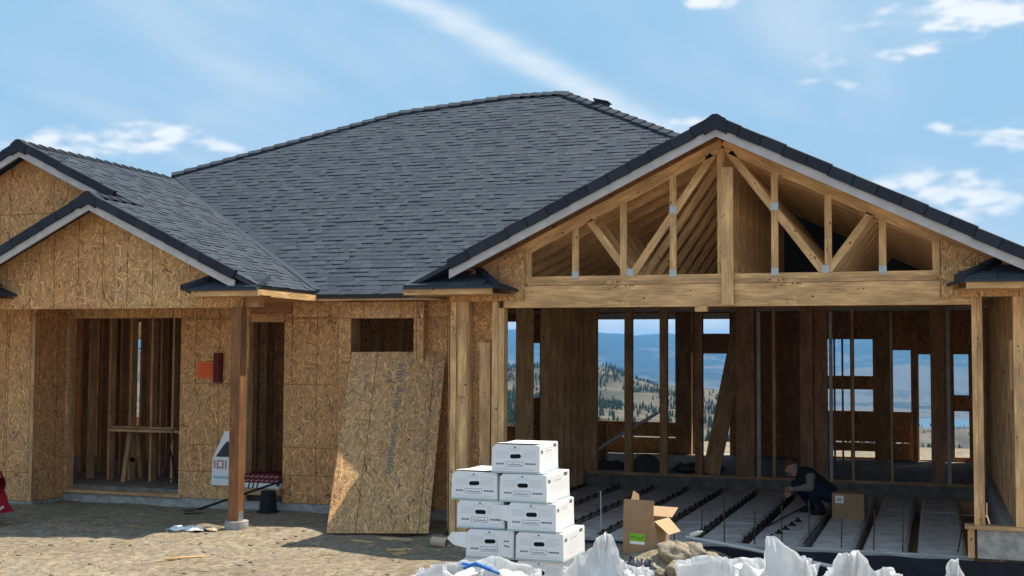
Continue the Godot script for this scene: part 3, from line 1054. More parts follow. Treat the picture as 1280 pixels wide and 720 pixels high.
func lay_shingles() -> void:
	var unit := MB.new()
	# a wedge: thick at the butt (y = 0), thin at the top; unit size, butt edge slightly worn
	var q := [Vector3(-0.5, 0, 0), Vector3(0.5, 0, 0), Vector3(0.5, 1.25, 0), Vector3(-0.5, 1.25, 0), Vector3(-0.5, 0.0, 0.85), Vector3(0.5, 0.0, 0.85), Vector3(0.49, 0.05, 1.0), Vector3(-0.49, 0.05, 1.0), Vector3(0.5, 1.25, 0.05), Vector3(-0.5, 1.25, 0.05)]
	unit.quad(q[0], q[1], q[5], q[4])
	unit.quad(q[4], q[5], q[6], q[7])
	unit.quad(q[7], q[6], q[8], q[9])
	unit.quad(q[1], q[2], q[8], q[5])
	unit.quad(q[3], q[0], q[4], q[9])
	unit.tri(q[5], q[8], q[6])
	unit.tri(q[4], q[7], q[9])
	unit.quad(q[2], q[3], q[9], q[8])
	var um := unit.mesh()
	var cam := Vector3(0, 1.84, 0)
	var whole := []
	var rest := {}
	var cut := {}
	for job in shingle_jobs:
		var o: Vector3 = job[1]
		var u: Vector3 = job[2]
		var v: Vector3 = job[3]
		var n := u.cross(v).normalized()
		if n.y < 0:
			n = -n
		var poly: PackedVector2Array = job[4]
		var lo := poly[0]
		var hi := poly[0]
		for p in poly:
			lo = lo.min(p)
			hi = hi.max(p)
		var e := 0.118
		var row := 0
		var y := lo.y
		var b := MB.new()
		while y < hi.y:
			var x := lo.x - R.randf() * 0.35
			while x < hi.x:
				var w := R.randf_range(0.08, 0.24)
				var th := R.randf_range(0.011, 0.018) if R.randf() < 0.42 else R.randf_range(0.004, 0.008)
				var dy := R.randf_range(-0.018, -0.004) if th > 0.01 else R.randf_range(-0.003, 0.003)
				var tone := R.randi() % 5
				var r := rect(x + 0.002, y + dy, x + w - 0.002, y + dy + e * 1.25)
				var c := r[0].lerp(r[2], 0.45)
				var inside := true
				for p in r:
					if not Geometry2D.is_point_in_polygon(p, poly):
						inside = false
				if inside:
					var pos := o + u * c.x + v * (y + dy) + n * 0.004
					var t := Transform3D(Basis(u * (w - 0.004), v * e, n * th), pos)
					var d := pos.distance_to(cam)
					whole.append([w * absf(n.dot((pos - cam) / d)) / (d * d), t, tone, job[0]])
				else:
					for p in Geometry2D.intersect_polygons(r, poly):
						var bs := Basis(u, v, n)
						if u.cross(v).dot(n) < 0:
							bs = Basis(-u, v, n)
							var p2 := PackedVector2Array()
							for a in p:
								p2.append(Vector2(-a.x, a.y))
							p = p2
						b.prism(Transform3D(bs, o + n * (0.004 + th * 0.75)), p, th * 0.72)
				x += w
			y += e
			row += 1
		if b.v.size():
			tag(build("cut_shingles", b, M.shingle0, job[0]), "", "", "", "stuff")
	whole.sort_custom(func(a, b): return a[0] > b[0])
	for i in whole.size():
		var s = whole[i]
		if i < 300:
			put("shingle", um, M["shingle%d" % s[2]], s[3], s[1])
		else:
			if not rest.has(s[3]):
				rest[s[3]] = []
			rest[s[3]].append(s)
	for root in rest:
		var mm := MultiMesh.new()
		mm.transform_format = MultiMesh.TRANSFORM_3D
		mm.use_colors = true
		mm.mesh = um
		mm.instance_count = rest[root].size()
		for i in rest[root].size():
			var s = rest[root][i]
			mm.set_instance_transform(i, s[1])
			mm.set_instance_color(i, M["shingle%d" % s[2]].albedo_color.srgb_to_linear())
		var mi := MultiMeshInstance3D.new()
		mi.multimesh = mm
		mi.material_override = M.shingle_many
		mi.name = "shingle_courses"
		root.add_child(mi)
		tag(mi, "", "", "", "stuff")

# dark cap pieces lapped along a line (ridge, hip, rake)
func caps(called: String, a: Vector3, b: Vector3, side: Vector3, w: float, h: float, step: float, parent: Node) -> void:
	var n := int(ceil(a.distance_to(b) / step))
	var d := (b - a) / n
	for i in n:
		var m := MB.new()
		var x := d.normalized()
		var z := side.normalized()
		var y := z.cross(x).normalized()
		if y.y < 0:
			y = -y
			z = -z
		var hw := w / 2
		var l := d.length() * (1.03 if called == "rake_cap" else 1.10)
		# a cap with a chamfered top
		var sec := [Vector2(-hw, -h / 2), Vector2(hw, -h / 2), Vector2(hw, h / 2 - 0.008), Vector2(hw - 0.012, h / 2), Vector2(-hw + 0.012, h / 2), Vector2(-hw, h / 2 - 0.008)]
		for k in 6:
			var p: Vector2 = sec[k]
			var q: Vector2 = sec[(k + 1) % 6]
			m.quad(Vector3(-l / 2, p.y, p.x), Vector3(l / 2, p.y, p.x), Vector3(l / 2, q.y, q.x), Vector3(-l / 2, q.y, q.x))
		for e in [-1, 1]:
			var f := []
			for p in sec:
				f.append(Vector3(e * l / 2, p.y, p.x))
			m.quad(f[0], f[1], f[2], f[3])
			m.quad(f[0], f[3], f[4], f[5])
		var tilt := -0.016 + R.randf_range(-0.004, 0.004)
		var bs := Basis(x, y, z) * Basis(Vector3.BACK, tilt)
		build(called, m, M.trim_dark if R.randf() < 0.6 else M.trim_dark2, parent, Transform3D(bs, a + d * (i + 0.5) + y * R.randf_range(-0.007, 0.007)))

# folded ridge cap pieces over a ridge or hip
func ridge(a: Vector3, b: Vector3, na: Vector3, nb: Vector3, parent: Node) -> void:
	var n := int(ceil(a.distance_to(b) / 0.24))
	var d := (b - a) / n
	for i in n:
		var m := MB.new()
		var x := d.normalized() * 0.29
		var l := na.cross(x).normalized() * 0.13
		if l.y > 0: l = -l
		var r := nb.cross(x).normalized() * 0.13
		if r.y > 0: r = -r
		var up := (na + nb).normalized()
		var c := Vector3.ZERO
		var h0 := up * 0.045
		var h1 := up * 0.02
		m.quad(c + h0, c + x + h1, c + x + l + h1, c + l + h0)
		m.quad(c + r + h0, c + r + x + h1, c + x + h1, c + h0)
		m.quad(c + l + h0, c + l, c, c + h0)
		m.quad(c + h0, c, c + r, c + r + h0)
		m.quad(c + l, c + l + h0, c + l + x + h1, c + l + x)
		m.quad(c + r, c + r + x, c + r + x + h1, c + r + h0)
		build("ridge_cap", m, M.trim_dark2 if i % 3 else M["shingle4"], parent, Transform3D(Basis(), a + d * i))

func rake(apex: Vector3, foot: Vector3, parent: Node) -> void:
	# grey barge board below, cut plumb at the peak; dark lapped caps above
	var d := foot - apex
	var b := MB.new()
	b.prism(Transform3D(Basis(), apex + Vector3(0, 0, 0.015)), PackedVector2Array([Vector2(0, -0.115), Vector2(d.x, d.y - 0.115), Vector2(d.x, d.y - 0.225), Vector2(0, -0.225)]), 0.03)
	build("rake_board", b, M.fascia_grey, parent)
	caps("rake_cap", foot + Vector3(0, -0.045, 0.01), apex + Vector3(0, -0.045, 0.01) + d.normalized() * 0.02, Vector3(0, 0, 1), 0.075, 0.13, 0.30, parent)

func peak(apex: Vector3, slope: float, parent: Node) -> void:
	var b := MB.new()
	var l := 0.13
	b.prism(Transform3D(Basis(), apex + Vector3(0, 0, 0.06)), PackedVector2Array([Vector2(-l, 0.045 - l * slope), Vector2(-0.03, 0.05), Vector2(0.03, 0.05), Vector2(l, 0.045 - l * slope), Vector2(l, -0.125 - l * slope), Vector2(0, -0.125), Vector2(-l, -0.125 - l * slope)]), 0.12)
	build("peak_cap", b, M.trim_dark, parent)

func cornice_return(x0: float, x1: float, zf: float, zw: float, inner: int, parent: Node) -> void:
	# boxed eave end: fascia, soffit, little hipped roof; inner = -1 / +1 is the end that dies into the wall
	var y0 := 2.60
	var xi := x0 if inner < 0 else x1
	var xo := x1 if inner < 0 else x0
	bx("return_fascia", Vector3(x0, y0, zf - 0.035), Vector3(x1, y0 + 0.085, zf), M.lumber, parent)
	var sb := MB.new()
	sb.prism(Transform3D(Basis(Vector3.RIGHT, Vector3.FORWARD, Vector3.UP), Vector3(0, y0 + 0.012, 0)), PackedVector2Array([Vector2(x0 + (0.0 if inner > 0 else 0.01), -zf + 0.04), Vector2(x1, -zf + 0.04), Vector2(x1 + (0.14 if inner > 0 else 0.0), -zw), Vector2(x0 - (0.14 if inner < 0 else 0.0), -zw)]), 0.012)
	build("return_soffit", sb, M.lumber2, parent)
	var yb := y0 + 0.095
	var yt := yb + 0.17
	var a := Vector3(xi + inner * 0.07, yb, zf + 0.05)
	var b := Vector3(xo, yb, zf + 0.05)
	var c := Vector3(xo, yt, zw)
	var d := Vector3(xi - inner * 0.33, yt, zw)
	var rt := slab("return_roof", PackedVector3Array([a, b, c, d]) if inner < 0 else PackedVector3Array([a, b, c, d]), 0.03, M.shingle2, parent)
	var e := Vector3(xi + inner * 0.20, yb - 0.02, zw)
	slab("return_roof", PackedVector3Array([a, d, e]), 0.03, M.shingle4, parent)
	# a few shingles on it
	for k in 2:
		var x := minf(a.x, b.x)
		var end := maxf(a.x, b.x)
		while x < end - 0.05:
			var w := minf(R.randf_range(0.2, 0.42), end - x)
			var f := 0.03 + k * 0.46
			var cx := x + w / 2
			var lim := 0.36 * (f + 0.3)
			if (inner < 0 and cx > xi + lim) or (inner > 0 and cx < xi - lim):
				var p0 := Vector3(cx, lerpf(yb, yt, f), lerpf(zf + 0.05, zw, f))
				var m := MB.new()
				m.box(Transform3D(), Vector3(w - 0.008, 0.24, 0.022))
				var vv := Vector3(0, yt - yb, zw - zf - 0.05).normalized()
				build("return_shingle", m, M["shingle%d" % (R.randi() % 5)], rt, Transform3D(Basis(Vector3.RIGHT, vv, Vector3.RIGHT.cross(vv)), p0 + vv * 0.12 + Vector3(0, 0.012, 0.006)))
			x += w
	caps("return_cap", a + Vector3(0, 0.02, 0), d + Vector3(0, 0.05, 0), (b - a), 0.10, 0.085, 0.3, parent)

func house_roofs() -> void:
	# ---- main hip roof: front slope
	var s := 0.71
	var mp := func(x: float, z: float) -> Vector3: return Vector3(x, 2.72 + s * (-15.67 - z), z)
	var A: Vector3 = mp.call(-8.3, -15.62)
	var B: Vector3 = mp.call(-6.35, -15.62)
	var C: Vector3 = mp.call(-2.40, -18.33)
	var D: Vector3 = mp.call(-3.975, -19.46)
	var Rr: Vector3 = mp.call(-6.258, -21.05)
	var S2: Vector3 = mp.call(-7.256, -21.05)
	var S1: Vector3 = mp.call(-9.303, -20.70)
	var S0: Vector3 = mp.call(-12.98, -18.94)
	var main := slab("main_roof", PackedVector3Array([A, B, C, D, Rr, S2, S1, S0]), 0.06, M.roof_under, house)
	var u := Vector3.RIGHT
	var v := Vector3(0, s, -1).normalized()
	var o := Vector3(0, 2.72, -15.67)
	var pol := PackedVector2Array()
	for p in [A, B, C, D, Rr, S2, S1, S0]:
		pol.append(Vector2(p.x, (p - o).dot(v)))
	shingles(main, o, u, v, pol)
	var nf := u.cross(v).normalized()
	if nf.y < 0: nf = -nf
	# back faces close the roof
	var T0 := Vector3(-17.6, 2.7, -19.5)
	var T1 := Vector3(-17.6, 2.7, -26.6)
	var T2 := Vector3(1.44, 2.7, -26.6)
	var E := Vector3(-2.40, 4.54, -22.6)
	var nb := Vector3(0, 1.0, -0.71).normalized()
	for f in [[S0, S1, T1], [S0, T1, T0], [S1, S2, T1], [S2, Rr, T2], [S2, T2, T1], [Rr, E, T2]]:
		slab("back_roof", PackedVector3Array(f), 0.05, M.shingle1, main)
	for f in [[Rr, D, E], [D, C, E]]:
		slab("hip_roof", PackedVector3Array(f), 0.05, M.shingle1, main)
	var up := Vector3(0, 0.02, 0)
	ridge(S0 + up, S1 + up, nf, Vector3(-0.4, 1, -0.3).normalized(), main)
	ridge(S1 + up, S2 + up, nf, Vector3(-0.3, 1, -0.5).normalized(), main)
	ridge(S2 + up, Rr + up, nf, nb, main)
	ridge(D + up, Rr + up, nf, Vector3(0.6, 1, -0.2).normalized(), main)
	ridge(C + up, D + up, nf, Vector3(0.6, 1, -0.2).normalized(), main)
	# vent box near the hip
	var vb := MB.new()
	vb.box(Transform3D(Basis(), Vector3(0, 0, 0)), Vector3(0.22, 0.10, 0.24))
	vb.box(Transform3D(Basis(), Vector3(0, 0.062, 0)), Vector3(0.27, 0.022, 0.29))
	build("roof_vent", vb, M.trim_dark, main, Transform3D(Basis(Vector3.BACK, -0.25), Vector3(-5.45, 6.20, -20.62)))
	# eave boards
	bx("fascia", Vector3(-8.3, 2.605, -15.71), Vector3(-6.3, 2.69, -15.67), M.lumber2, house)
	bx("soffit_board", Vector3(-8.28, 2.61, -16.05), Vector3(-5.9, 2.618, -15.715), M.osb2, house)
	# ---- garage roof
	var ga := Vector3(-2.40, 4.61, -14.27)
	var gs := 0.487
	var gl := Vector3(-6.32, ga.y - 3.90 * gs, -14.27)
	var gr := Vector3(1.48, ga.y - 3.90 * gs, -14.27)
	var zb := -22.6
	var garl := slab("garage_roof", PackedVector3Array([gl, ga, C, Vector3(-6.32, gl.y, -15.75)]), 0.05, M.shingle1, house)
	var garr := slab("garage_roof", PackedVector3Array([ga, gr, Vector3(1.48, gr.y, -26.6), Vector3(-2.40, 4.61, zb)]), 0.05, M.shingle1, house)
	# underside sheathing of the open gable
	for k in 4:
		for side in [-1, 1]:
			var z0 := -14.30 - k * 1.22
			var z1 := z0 - 1.215
			var f0 := 0.03
			for q in 2:
				var x0 := 0.02 + q * 2.16
				var x1 := minf(x0 + 2.15, 3.30 if side < 0 else 3.80)
				if side < 0 and k >= 1 and q == 1:
					continue
				var pa := ga + Vector3(side * x0, -x0 * gs - 0.055, 0)
				var pb := ga + Vector3(side * x1, -x1 * gs - 0.055, 0)
				slab("roof_panel", PackedVector3Array([Vector3(pa.x, pa.y, z0), Vector3(pb.x, pb.y, z0), Vector3(pb.x, pb.y, z1), Vector3(pa.x, pa.y, z1)]), 0.014, M.osb2, garr if side > 0 else garl)
	ridge(ga + Vector3(0, 0.01, 0.04), C + Vector3(0, 0.03, 0), Vector3(-gs, 1, 0).normalized(), Vector3(gs, 1, 0).normalized(), house)
	rake(ga + Vector3(0, 0.02, 0.0), gl + Vector3(0.60, 0.60 * gs + 0.02, 0), house)
	rake(ga + Vector3(0, 0.02, 0.0), gr + Vector3(-0.05, 0.05 * gs + 0.02, 0), house)
	peak(ga, gs, house)
	cornice_return(-6.32, -5.15, -14.25, -14.695, 1, house)
	cornice_return(0.31, 1.48, -14.25, -14.695, -1, house)
	bx("fascia", Vector3(-6.35, 2.60, -15.70), Vector3(-6.32, 2.685, -14.29), M.lumber2, house)
	# ---- porch roof: both gables share the right slope
	var xe := -8.28
	var ye := 2.73
	var gs2 := 0.483
	var f1 := Vector3(-10.92, ye + (xe + 10.92) * -gs2 * -1.0, -14.02)
	f1.y = ye + (-8.28 + 10.92) * gs2
	var b1 := Vector3(-12.95, ye + (-8.28 + 12.95) * gs2, -15.0)
	var be := Vector3(-12.98, b1.y, -18.86)
	var right := PackedVector3Array([Vector3(xe, ye, -14.02), Vector3(xe, ye, -15.64), be, b1, Vector3(-10.92, f1.y, -15.0), f1])
	var pr := slab("porch_roof", right, 0.05, M.roof_under, house)
	var pu := Vector3(0, 0, -1)
	var pv := Vector3(-1, gs2, 0).normalized()
	var po := Vector3(xe, ye, 0)
	var pp := PackedVector2Array()
	for p in right:
		pp.append(Vector2((p - po).dot(pu), (p - po).dot(pv)))
	shingles(pr, po, pu, pv, pp)
	slab("porch_roof", PackedVector3Array([f1, Vector3(-13.56, ye, -14.02), Vector3(-13.56, ye, -15.4), Vector3(-10.92, f1.y, -15.4)]), 0.05, M.shingle1, house)
	slab("porch_roof", PackedVector3Array([b1, Vector3(-17.62, ye - 0.1, -15.0), Vector3(-17.62, ye - 0.1, -26.6), be + Vector3(0, 0, -1.0)]), 0.05, M.shingle1, house)
	ridge(f1 + Vector3(0, 0.01, 0.03), Vector3(-10.92, f1.y + 0.01, -15.0), Vector3(-gs2, 1, 0).normalized(), Vector3(gs2, 1, 0).normalized(), house)
	ridge(b1 + Vector3(0, 0.01, 0.03), be + Vector3(0, 0.01, 0), Vector3(-gs2, 1, 0).normalized(), Vector3(gs2, 1, 0).normalized(), house)
	rake(f1 + Vector3(0, 0.02, 0), Vector3(-8.62, ye + 0.19, -14.02), house)
	rake(f1 + Vector3(0, 0.02, 0), Vector3(-13.4, ye + 0.09, -14.02), house)
	rake(b1 + Vector3(0, 0.02, 0), Vector3(-11.25, ye + (-8.28 + 11.25) * gs2 + 0.02, -15.0), house)
	rake(b1 + Vector3(0, 0.02, 0), Vector3(-16.0, ye + (-8.28 + 9.90) * gs2 + 0.02, -15.0), house)
	peak(f1, gs2, house)
	peak(b1, gs2, house)
	cornice_return(-9.28, xe, -14.03, -14.35, -1, house)
	cornice_return(-13.56, -12.55, -14.03, -14.35, 1, house)
	bx("fascia", Vector3(xe - 0.03, 2.60, -15.67), Vector3(xe, 2.685, -14.07), M.lumber, house)
	bx("soffit_board", Vector3(-8.68, 2.61, -15.9), Vector3(xe - 0.035, 2.618, -14.07), M.osb2, house)
	# valley strip between porch roof and main roof
	stick("valley_strip", Vector3(xe, ye + 0.03, -15.64), be + Vector3(0, 0.02, 0.0), 0.02, 0.10, M["shingle4"], house)

# ------------------------------------------------------------------ things on the site
func rod(called: String, a: Vector3, b: Vector3, r: float, m: Material, parent: Node = null, sides := 6) -> MeshInstance3D:
	var q := MB.new()
	q.tube(PackedVector3Array([Vector3.ZERO, (b - a) * 0.5, b - a]), r, sides)
	return build(called, q, m, parent, Transform3D(Basis(), a))

func local(parent: Node3D, p: Vector3) -> Vector3:
	return parent.transform.affine_inverse() * p

func crumple(cx: float, cz: float, w: float, d: float, h: float, seed_: int, n := 14) -> MB:
	var b := MB.new()
	var f := FastNoiseLite.new()
	f.seed = seed_
	f.frequency = 1.0
	f.fractal_octaves = 3
	var p := PackedVector3Array()
	for i in n:
		for j in n:
			var x := (float(j) / (n - 1) - 0.5)
			var z := (float(i) / (n - 1) - 0.5)
			var e := (1.0 - pow(absf(x) * 2, 4)) * (1.0 - pow(absf(z) * 2, 4))
			var y := absf(f.get_noise_2d(x * 2.6, z * 2.6)) * 2.0 * h * (0.35 + 0.65 * e) + h * 0.25 * e
			p.append(Vector3(cx + x * w * (0.85 + 0.3 * f.get_noise_2d(z * 3, 7)), y + 0.004, cz + z * d * (0.85 + 0.3 * f.get_noise_2d(x * 3, 17))))
	b.grid(p, n, false)
	var q := PackedVector3Array()
	for v in p:
		q.append(v - Vector3(0, 0.003, 0))
	b.grid(q, n, true)
	return b

func rock_mesh(r: Vector3, seed_: int) -> ArrayMesh:
	var f := FastNoiseLite.new()
	f.seed = seed_
	f.frequency = 1.1
	f.fractal_octaves = 3
	var b := MB.new()
	var p := PackedVector3Array()
	for i in 13:
		for j in 19:
			var t := PI * i / 12.0
			var a := TAU * (j % 18) / 18.0
			var d := Vector3(sin(t) * cos(a), cos(t), sin(t) * sin(a))
			var q := d
			# blunt facets
			for k in 5:
				var pn := Vector3(sin(k * 2.1 + seed_), cos(k * 1.7 + seed_ * 2.0), sin(k * 3.3 + seed_ * 0.7)).normalized()
				var m := q.dot(pn)
				if m > 0.72:
					q -= pn * (m - 0.72) * 0.85
			p.append(q * (1.0 + f.get_noise_3dv(d * 1.3) * 0.35) * r)
	b.grid(p, 19, true)
	return b.mesh()

func site_things() -> void:
	# the old sheet leaning on the window
	var bl := Vector3(-7.39, -0.425, -14.30)
	var br := Vector3(-6.105, -0.425, -14.64)
	var tl := Vector3(-7.43, 1.86, -15.80)
	var lx := (br - bl).normalized()
	var ly := (tl - bl).normalized()
	var lz := lx.cross(ly).normalized()
	ly = lz.cross(lx).normalized()
	var sheet := thing("leaning_sheet", "weathered OSB sheet leaning against the window bay wall", "sheet", bl)
	var b := MB.new()
	var tb := Transform3D(Basis(lx, ly, lz), Vector3.ZERO)
	b.prism(tb, PackedVector2Array([Vector2(0, 0), Vector2(1.31, 0.02), Vector2(1.33, 2.76), Vector2(0.0, 2.74)]), 0.018, Vector2(0.9, 1.3))
	build("board", b, M.osb_grey, sheet)
	var stamp := mat("stamp", Color(0.22, 0.18, 0.14), 0.9)
	var tb2 := Transform3D(tb.basis, lz * 0.0012)
	for i in 34:
		var v := 0.85 + i * 0.052
		if R.randf() < 0.85:
			var pr := MB.new()
			pr.prism(tb2, rect(0.68 + R.randf_range(-0.015, 0.03), v, 0.735 + R.randf_range(0.0, 0.05), v + R.randf_range(0.02, 0.05)), 0.0006)
			build("printed_mark", pr, stamp, sheet)
	for i in 2:
		var pr := MB.new()
		pr.prism(tb2, rect(1.15 + i * 0.05, 0.95, 1.158 + i * 0.05, 1.72), 0.0006)
		build("printed_line", pr, stamp, sheet)
	# porch: card, box, sign, bundle, bucket, shovel
	var card := thing("permit_card", "orange permit card pinned to the OSB wall beside the porch opening", "card", Vector3(-10.31, 1.61, -16.030))
	b = MB.new()
	b.box(Transform3D(Basis(Vector3.BACK, -0.02), Vector3.ZERO), Vector3(0.32, 0.245, 0.004))
	build("sheet", b, M.orange_card, card)
	b = MB.new()
	for i in 5:
		var w := [0.2, 0.26, 0.16, 0.25, 0.21][i] as float
		b.box(Transform3D(Basis(), Vector3(0.01, 0.075 - i * 0.037, 0.0035)), Vector3(w, 0.011 if i else 0.02, 0.001))
	build("print", b, M.orange_print, card)
	var jb := thing("wall_box", "narrow dark red box fixed to the wall right of the orange card", "box", Vector3(-10.093, 1.645, -16.0))
	bx("body", Vector3(-0.06, -0.22, -0.035), Vector3(0.06, 0.22, 0.04), M.red_dark, jb)
	bx("cover", Vector3(-0.045, -0.20, 0.041), Vector3(0.045, 0.20, 0.05), M.red_dark, jb)
	var sg := thing("site_sign", "white house shaped site sign on the wall behind the porch post", "sign", Vector3(-9.95, -0.09, -16.02))
	b = MB.new()
	b.prism(Transform3D(), PackedVector2Array([Vector2(-0.24, 0), Vector2(0.30, 0), Vector2(0.30, 0.40), Vector2(0.05, 0.80), Vector2(-0.02, 0.80), Vector2(-0.22, 0.40)]), 0.012)
	build("board", b, M.paper, sg)
	b = MB.new()
	b.prism(Transform3D(Basis(), Vector3(0, 0, 0.002)), PackedVector2Array([Vector2(-0.17, 0.42), Vector2(0.22, 0.42), Vector2(0.19, 0.47), Vector2(0.03, 0.66), Vector2(-0.03, 0.60)]), 0.001)
	build("roof_emblem", b, M.ink, sg)
	b = MB.new()
	for k in [[-0.2, 0.25, 0.03, 0.12], [-0.15, 0.24, 0.03, 0.13], [-0.12, 0.35, 0.06, 0.025], [-0.12, 0.25, 0.06, 0.025], [-0.06, 0.24, 0.03, 0.13], [-0.01, 0.24, 0.03, 0.13], [0.06, 0.24, 0.03, 0.13]]:
		b.prism(Transform3D(Basis(), Vector3(0, 0, 0.002)), rect(k[0], k[1], k[0] + k[2], k[1] + k[3]), 0.001)
	build("letters", b, M.ink_pink, sg)
	b = MB.new()
	b.prism(Transform3D(Basis(), Vector3(0, 0, 0.002)), rect(-0.2, 0.10, 0.26, 0.14), 0.001)
	build("stripe", b, M.ink_blue, sg)
	var bun := thing("red_bundle", "red and pink striped package lying across the narrow doorway", "package", Vector3(-9.31, -0.2, -16.12))
	bx("packing_board", Vector3(-0.285, 0.0, -0.15), Vector3(0.285, 0.10, 0.14), M.lumber2, bun)
	bx("white_board", Vector3(-0.283, 0.103, -0.14), Vector3(0.283, 0.175, 0.15), M.white_plastic, bun)
	bx("wrapped_pack", Vector3(-0.283, 0.178, -0.14), Vector3(0.283, 0.305, 0.15), M.red_dark, bun)
	b = MB.new()
	for i in 7:
		for r in 2:
			b.box(Transform3D(Basis(Vector3.BACK, 0.35), Vector3(-0.24 + i * 0.08, 0.21 + r * 0.06, 0.152)), Vector3(0.06, 0.014, 0.002))
	build("stripe", b, M.ink_pink, bun)
	for i in 3:
		rod("strap", Vector3(-0.2 + i * 0.07, 0.175, 0.155), Vector3(-0.22 + i * 0.07, 0.10, 0.155), 0.009, M.black, bun)
	var bk := thing("black_bucket", "black tapered bucket upside down on the porch by the doorway", "bucket", Vector3(-9.11, -0.43, -15.82))
	b = MB.new()
	b.tube(PackedVector3Array([Vector3(0, 0, 0), Vector3(0, 0.02, 0), Vector3(0, 0.31, 0), Vector3(0, 0.325, 0)]), 0.15, 18, 0.085)
	build("body", b, M.black, bk)
	b = MB.new()
	b.tube(PackedVector3Array([Vector3(0, 0.002, 0), Vector3(0, 0.028, 0)]), 0.162, 18)
	build("rim", b, M.rubber, bk)
	var sv := thing("shovel", "black handled shovel propped between the porch ground and the doorway", "shovel", Vector3(-10.2, -0.41, -15.45))
	var ha := Vector3(0.16, 0.035, -0.05)
	var hb := Vector3(1.22, 0.42, -0.44)
	rod("handle", ha, hb, 0.018, M.black, sv, 8)
	b = MB.new()
	var p := PackedVector3Array()
	for i in 7:
		for j in 7:
			var u := i / 6.0
			var v := j / 6.0 - 0.5
			var wd := 0.22 * (1.0 - pow(1.0 - u, 2.5)) + 0.02
			p.append(Vector3(-0.08 + u * 0.27, 0.02 + u * 0.03 - absf(v) * absf(v) * 0.12, v * wd * 1.0))
	b.grid(p, 7, true)
	build("blade", b, M.steel, sv)
	rod("grip", hb + Vector3(0.0, -0.05, 0.05), hb + Vector3(0.02, 0.06, -0.05), 0.02, M.rubber, sv, 8)
	# litter on the dirt
	put("crumpled_sheet", crumple(0, 0, 0.5, 0.24, 0.055, 4).mesh(), M.paper, null, Transform3D(Basis(Vector3.UP, 0.2), Vector3(-9.2, -0.428, -13.9)))
	tag(get_child(-1), "crumpled white plastic sheet on the dirt left of the porch post", "plastic sheet")
	put("paper_scrap", crumple(0, 0, 0.3, 0.12, 0.04, 9, 8).mesh(), M.tube_card, null, Transform3D(Basis(Vector3.UP, -0.3), Vector3(-8.92, -0.428, -14.0)))
	tag(get_child(-1), "torn brown paper scrap between the white plastic and the porch post", "paper")
	var tu := MB.new()
	p = PackedVector3Array()
	for i in 5:
		for j in 15:
			var a := TAU * j / 14.0
			var rr := [0.060, 0.060, 0.064, 0.050, 0.050][i] as float
			p.append(Vector3([-0.12, 0.0, 0.12, 0.12, -0.11][i], cos(a) * rr, sin(a) * rr))
	tu.grid(p, 15, true)
	put("cardboard_tube", tu.mesh(), M.tube_card, null, Transform3D(Basis(Vector3.UP, -0.35), Vector3(-5.58, -0.365, -13.72)))
	tag(get_child(-1), "short open cardboard tube lying left of the white cartons", "tube")
	var scraps := [[-5.95, -13.36, 0.16, 0.5, "pale wood offcut nearest the cardboard tube on the dirt"], [-5.84, -13.12, 0.10, 1.2, "smallest pale wood chip on the dirt before the leaning sheet"], [-6.35, -14.15, 0.20, 0.1, "thin wood offcut at the foot of the leaning sheet"], [-6.62, -13.75, 0.17, -0.3, "short wood offcut lying left of the other offcuts"], [-7.95, -12.0, 0.22, 0.8, "long wood splinter lying alone on the open dirt"]]
	for s in scraps:
		b = MB.new()
		b.prism(Transform3D(Basis(Vector3.RIGHT, -PI / 2), Vector3(0, 0.02, 0)), PackedVector2Array([Vector2(-s[2], -0.02), Vector2(s[2] * 0.8, -0.03), Vector2(s[2], 0.02), Vector2(-s[2] * 0.9, 0.03)]), 0.02, rofs())
		var o := put("wood_scrap", b.mesh(), M.lumber, null, Transform3D(Basis(Vector3.UP, s[3]), Vector3(s[0], -0.432 + bump_noise.get_noise_2d(s[0], s[1]) * 0.03, s[1])))
		tag(o, s[4], "offcut", "wood offcuts on the dirt")
	# pebbles and clods, uncountable
	var mm := MultiMesh.new()
	mm.transform_format = MultiMesh.TRANSFORM_3D
	mm.mesh = rock_mesh(Vector3.ONE, 8)
	mm.instance_count = 700
	for i in 700:
		var x := R.randf_range(-12.5, -3.5)
		var z := R.randf_range(-14.6, -9.6)
		var s := 0.005 + 0.022 * pow(R.randf(), 4.0)
		mm.set_instance_transform(i, Transform3D(Basis(Vector3(R.randf(), 1, R.randf()).normalized(), R.randf() * TAU).scaled(Vector3(s * 1.3, s * 0.7, s)), Vector3(x, land_h(x, z) + s * 0.2, z)))
	var mi := MultiMeshInstance3D.new()
	mi.multimesh = mm
	mi.material_override = M.rock2
	mi.name = "gravel"
	add_child(mi)
	tag(mi, "small stones and clods scattered over the tan dirt", "gravel", "", "stuff")
	var sm := MultiMesh.new()
	sm.transform_format = MultiMesh.TRANSFORM_3D
	var sb := MB.new()
	sb.box(Transform3D(), Vector3(1, 0.03, 0.03))
	sm.mesh = sb.mesh()
	sm.instance_count = 260
	for i in 260:
		var x := R.randf_range(-12.5, -4.0)
		var z := R.randf_range(-14.2, -9.8)
		var l := 0.05 + 0.22 * pow(R.randf(), 2.5)
		sm.set_instance_transform(i, Transform3D(Basis(Vector3.UP, R.randf() * TAU) * Basis(Vector3.BACK, R.randf_range(-0.12, 0.12)).scaled(Vector3(l, 0.22, 0.22)), Vector3(x, land_h(x, z) + 0.006, z)))
	var si := MultiMeshInstance3D.new()
	si.multimesh = sm
	si.material_override = M.lumber2
	si.name = "straw"
	add_child(si)
	tag(si, "dry stalks and splinters strewn over the tan dirt", "straw", "", "stuff")
	# a red machine that the left edge cuts off
	var rv := thing("red_quad_bike", "red quad bike cut off by the left edge beside the porch wall", "quad bike", Vector3(-12.50, -0.43, -13.35))
	b = MB.new()
	p = PackedVector3Array()
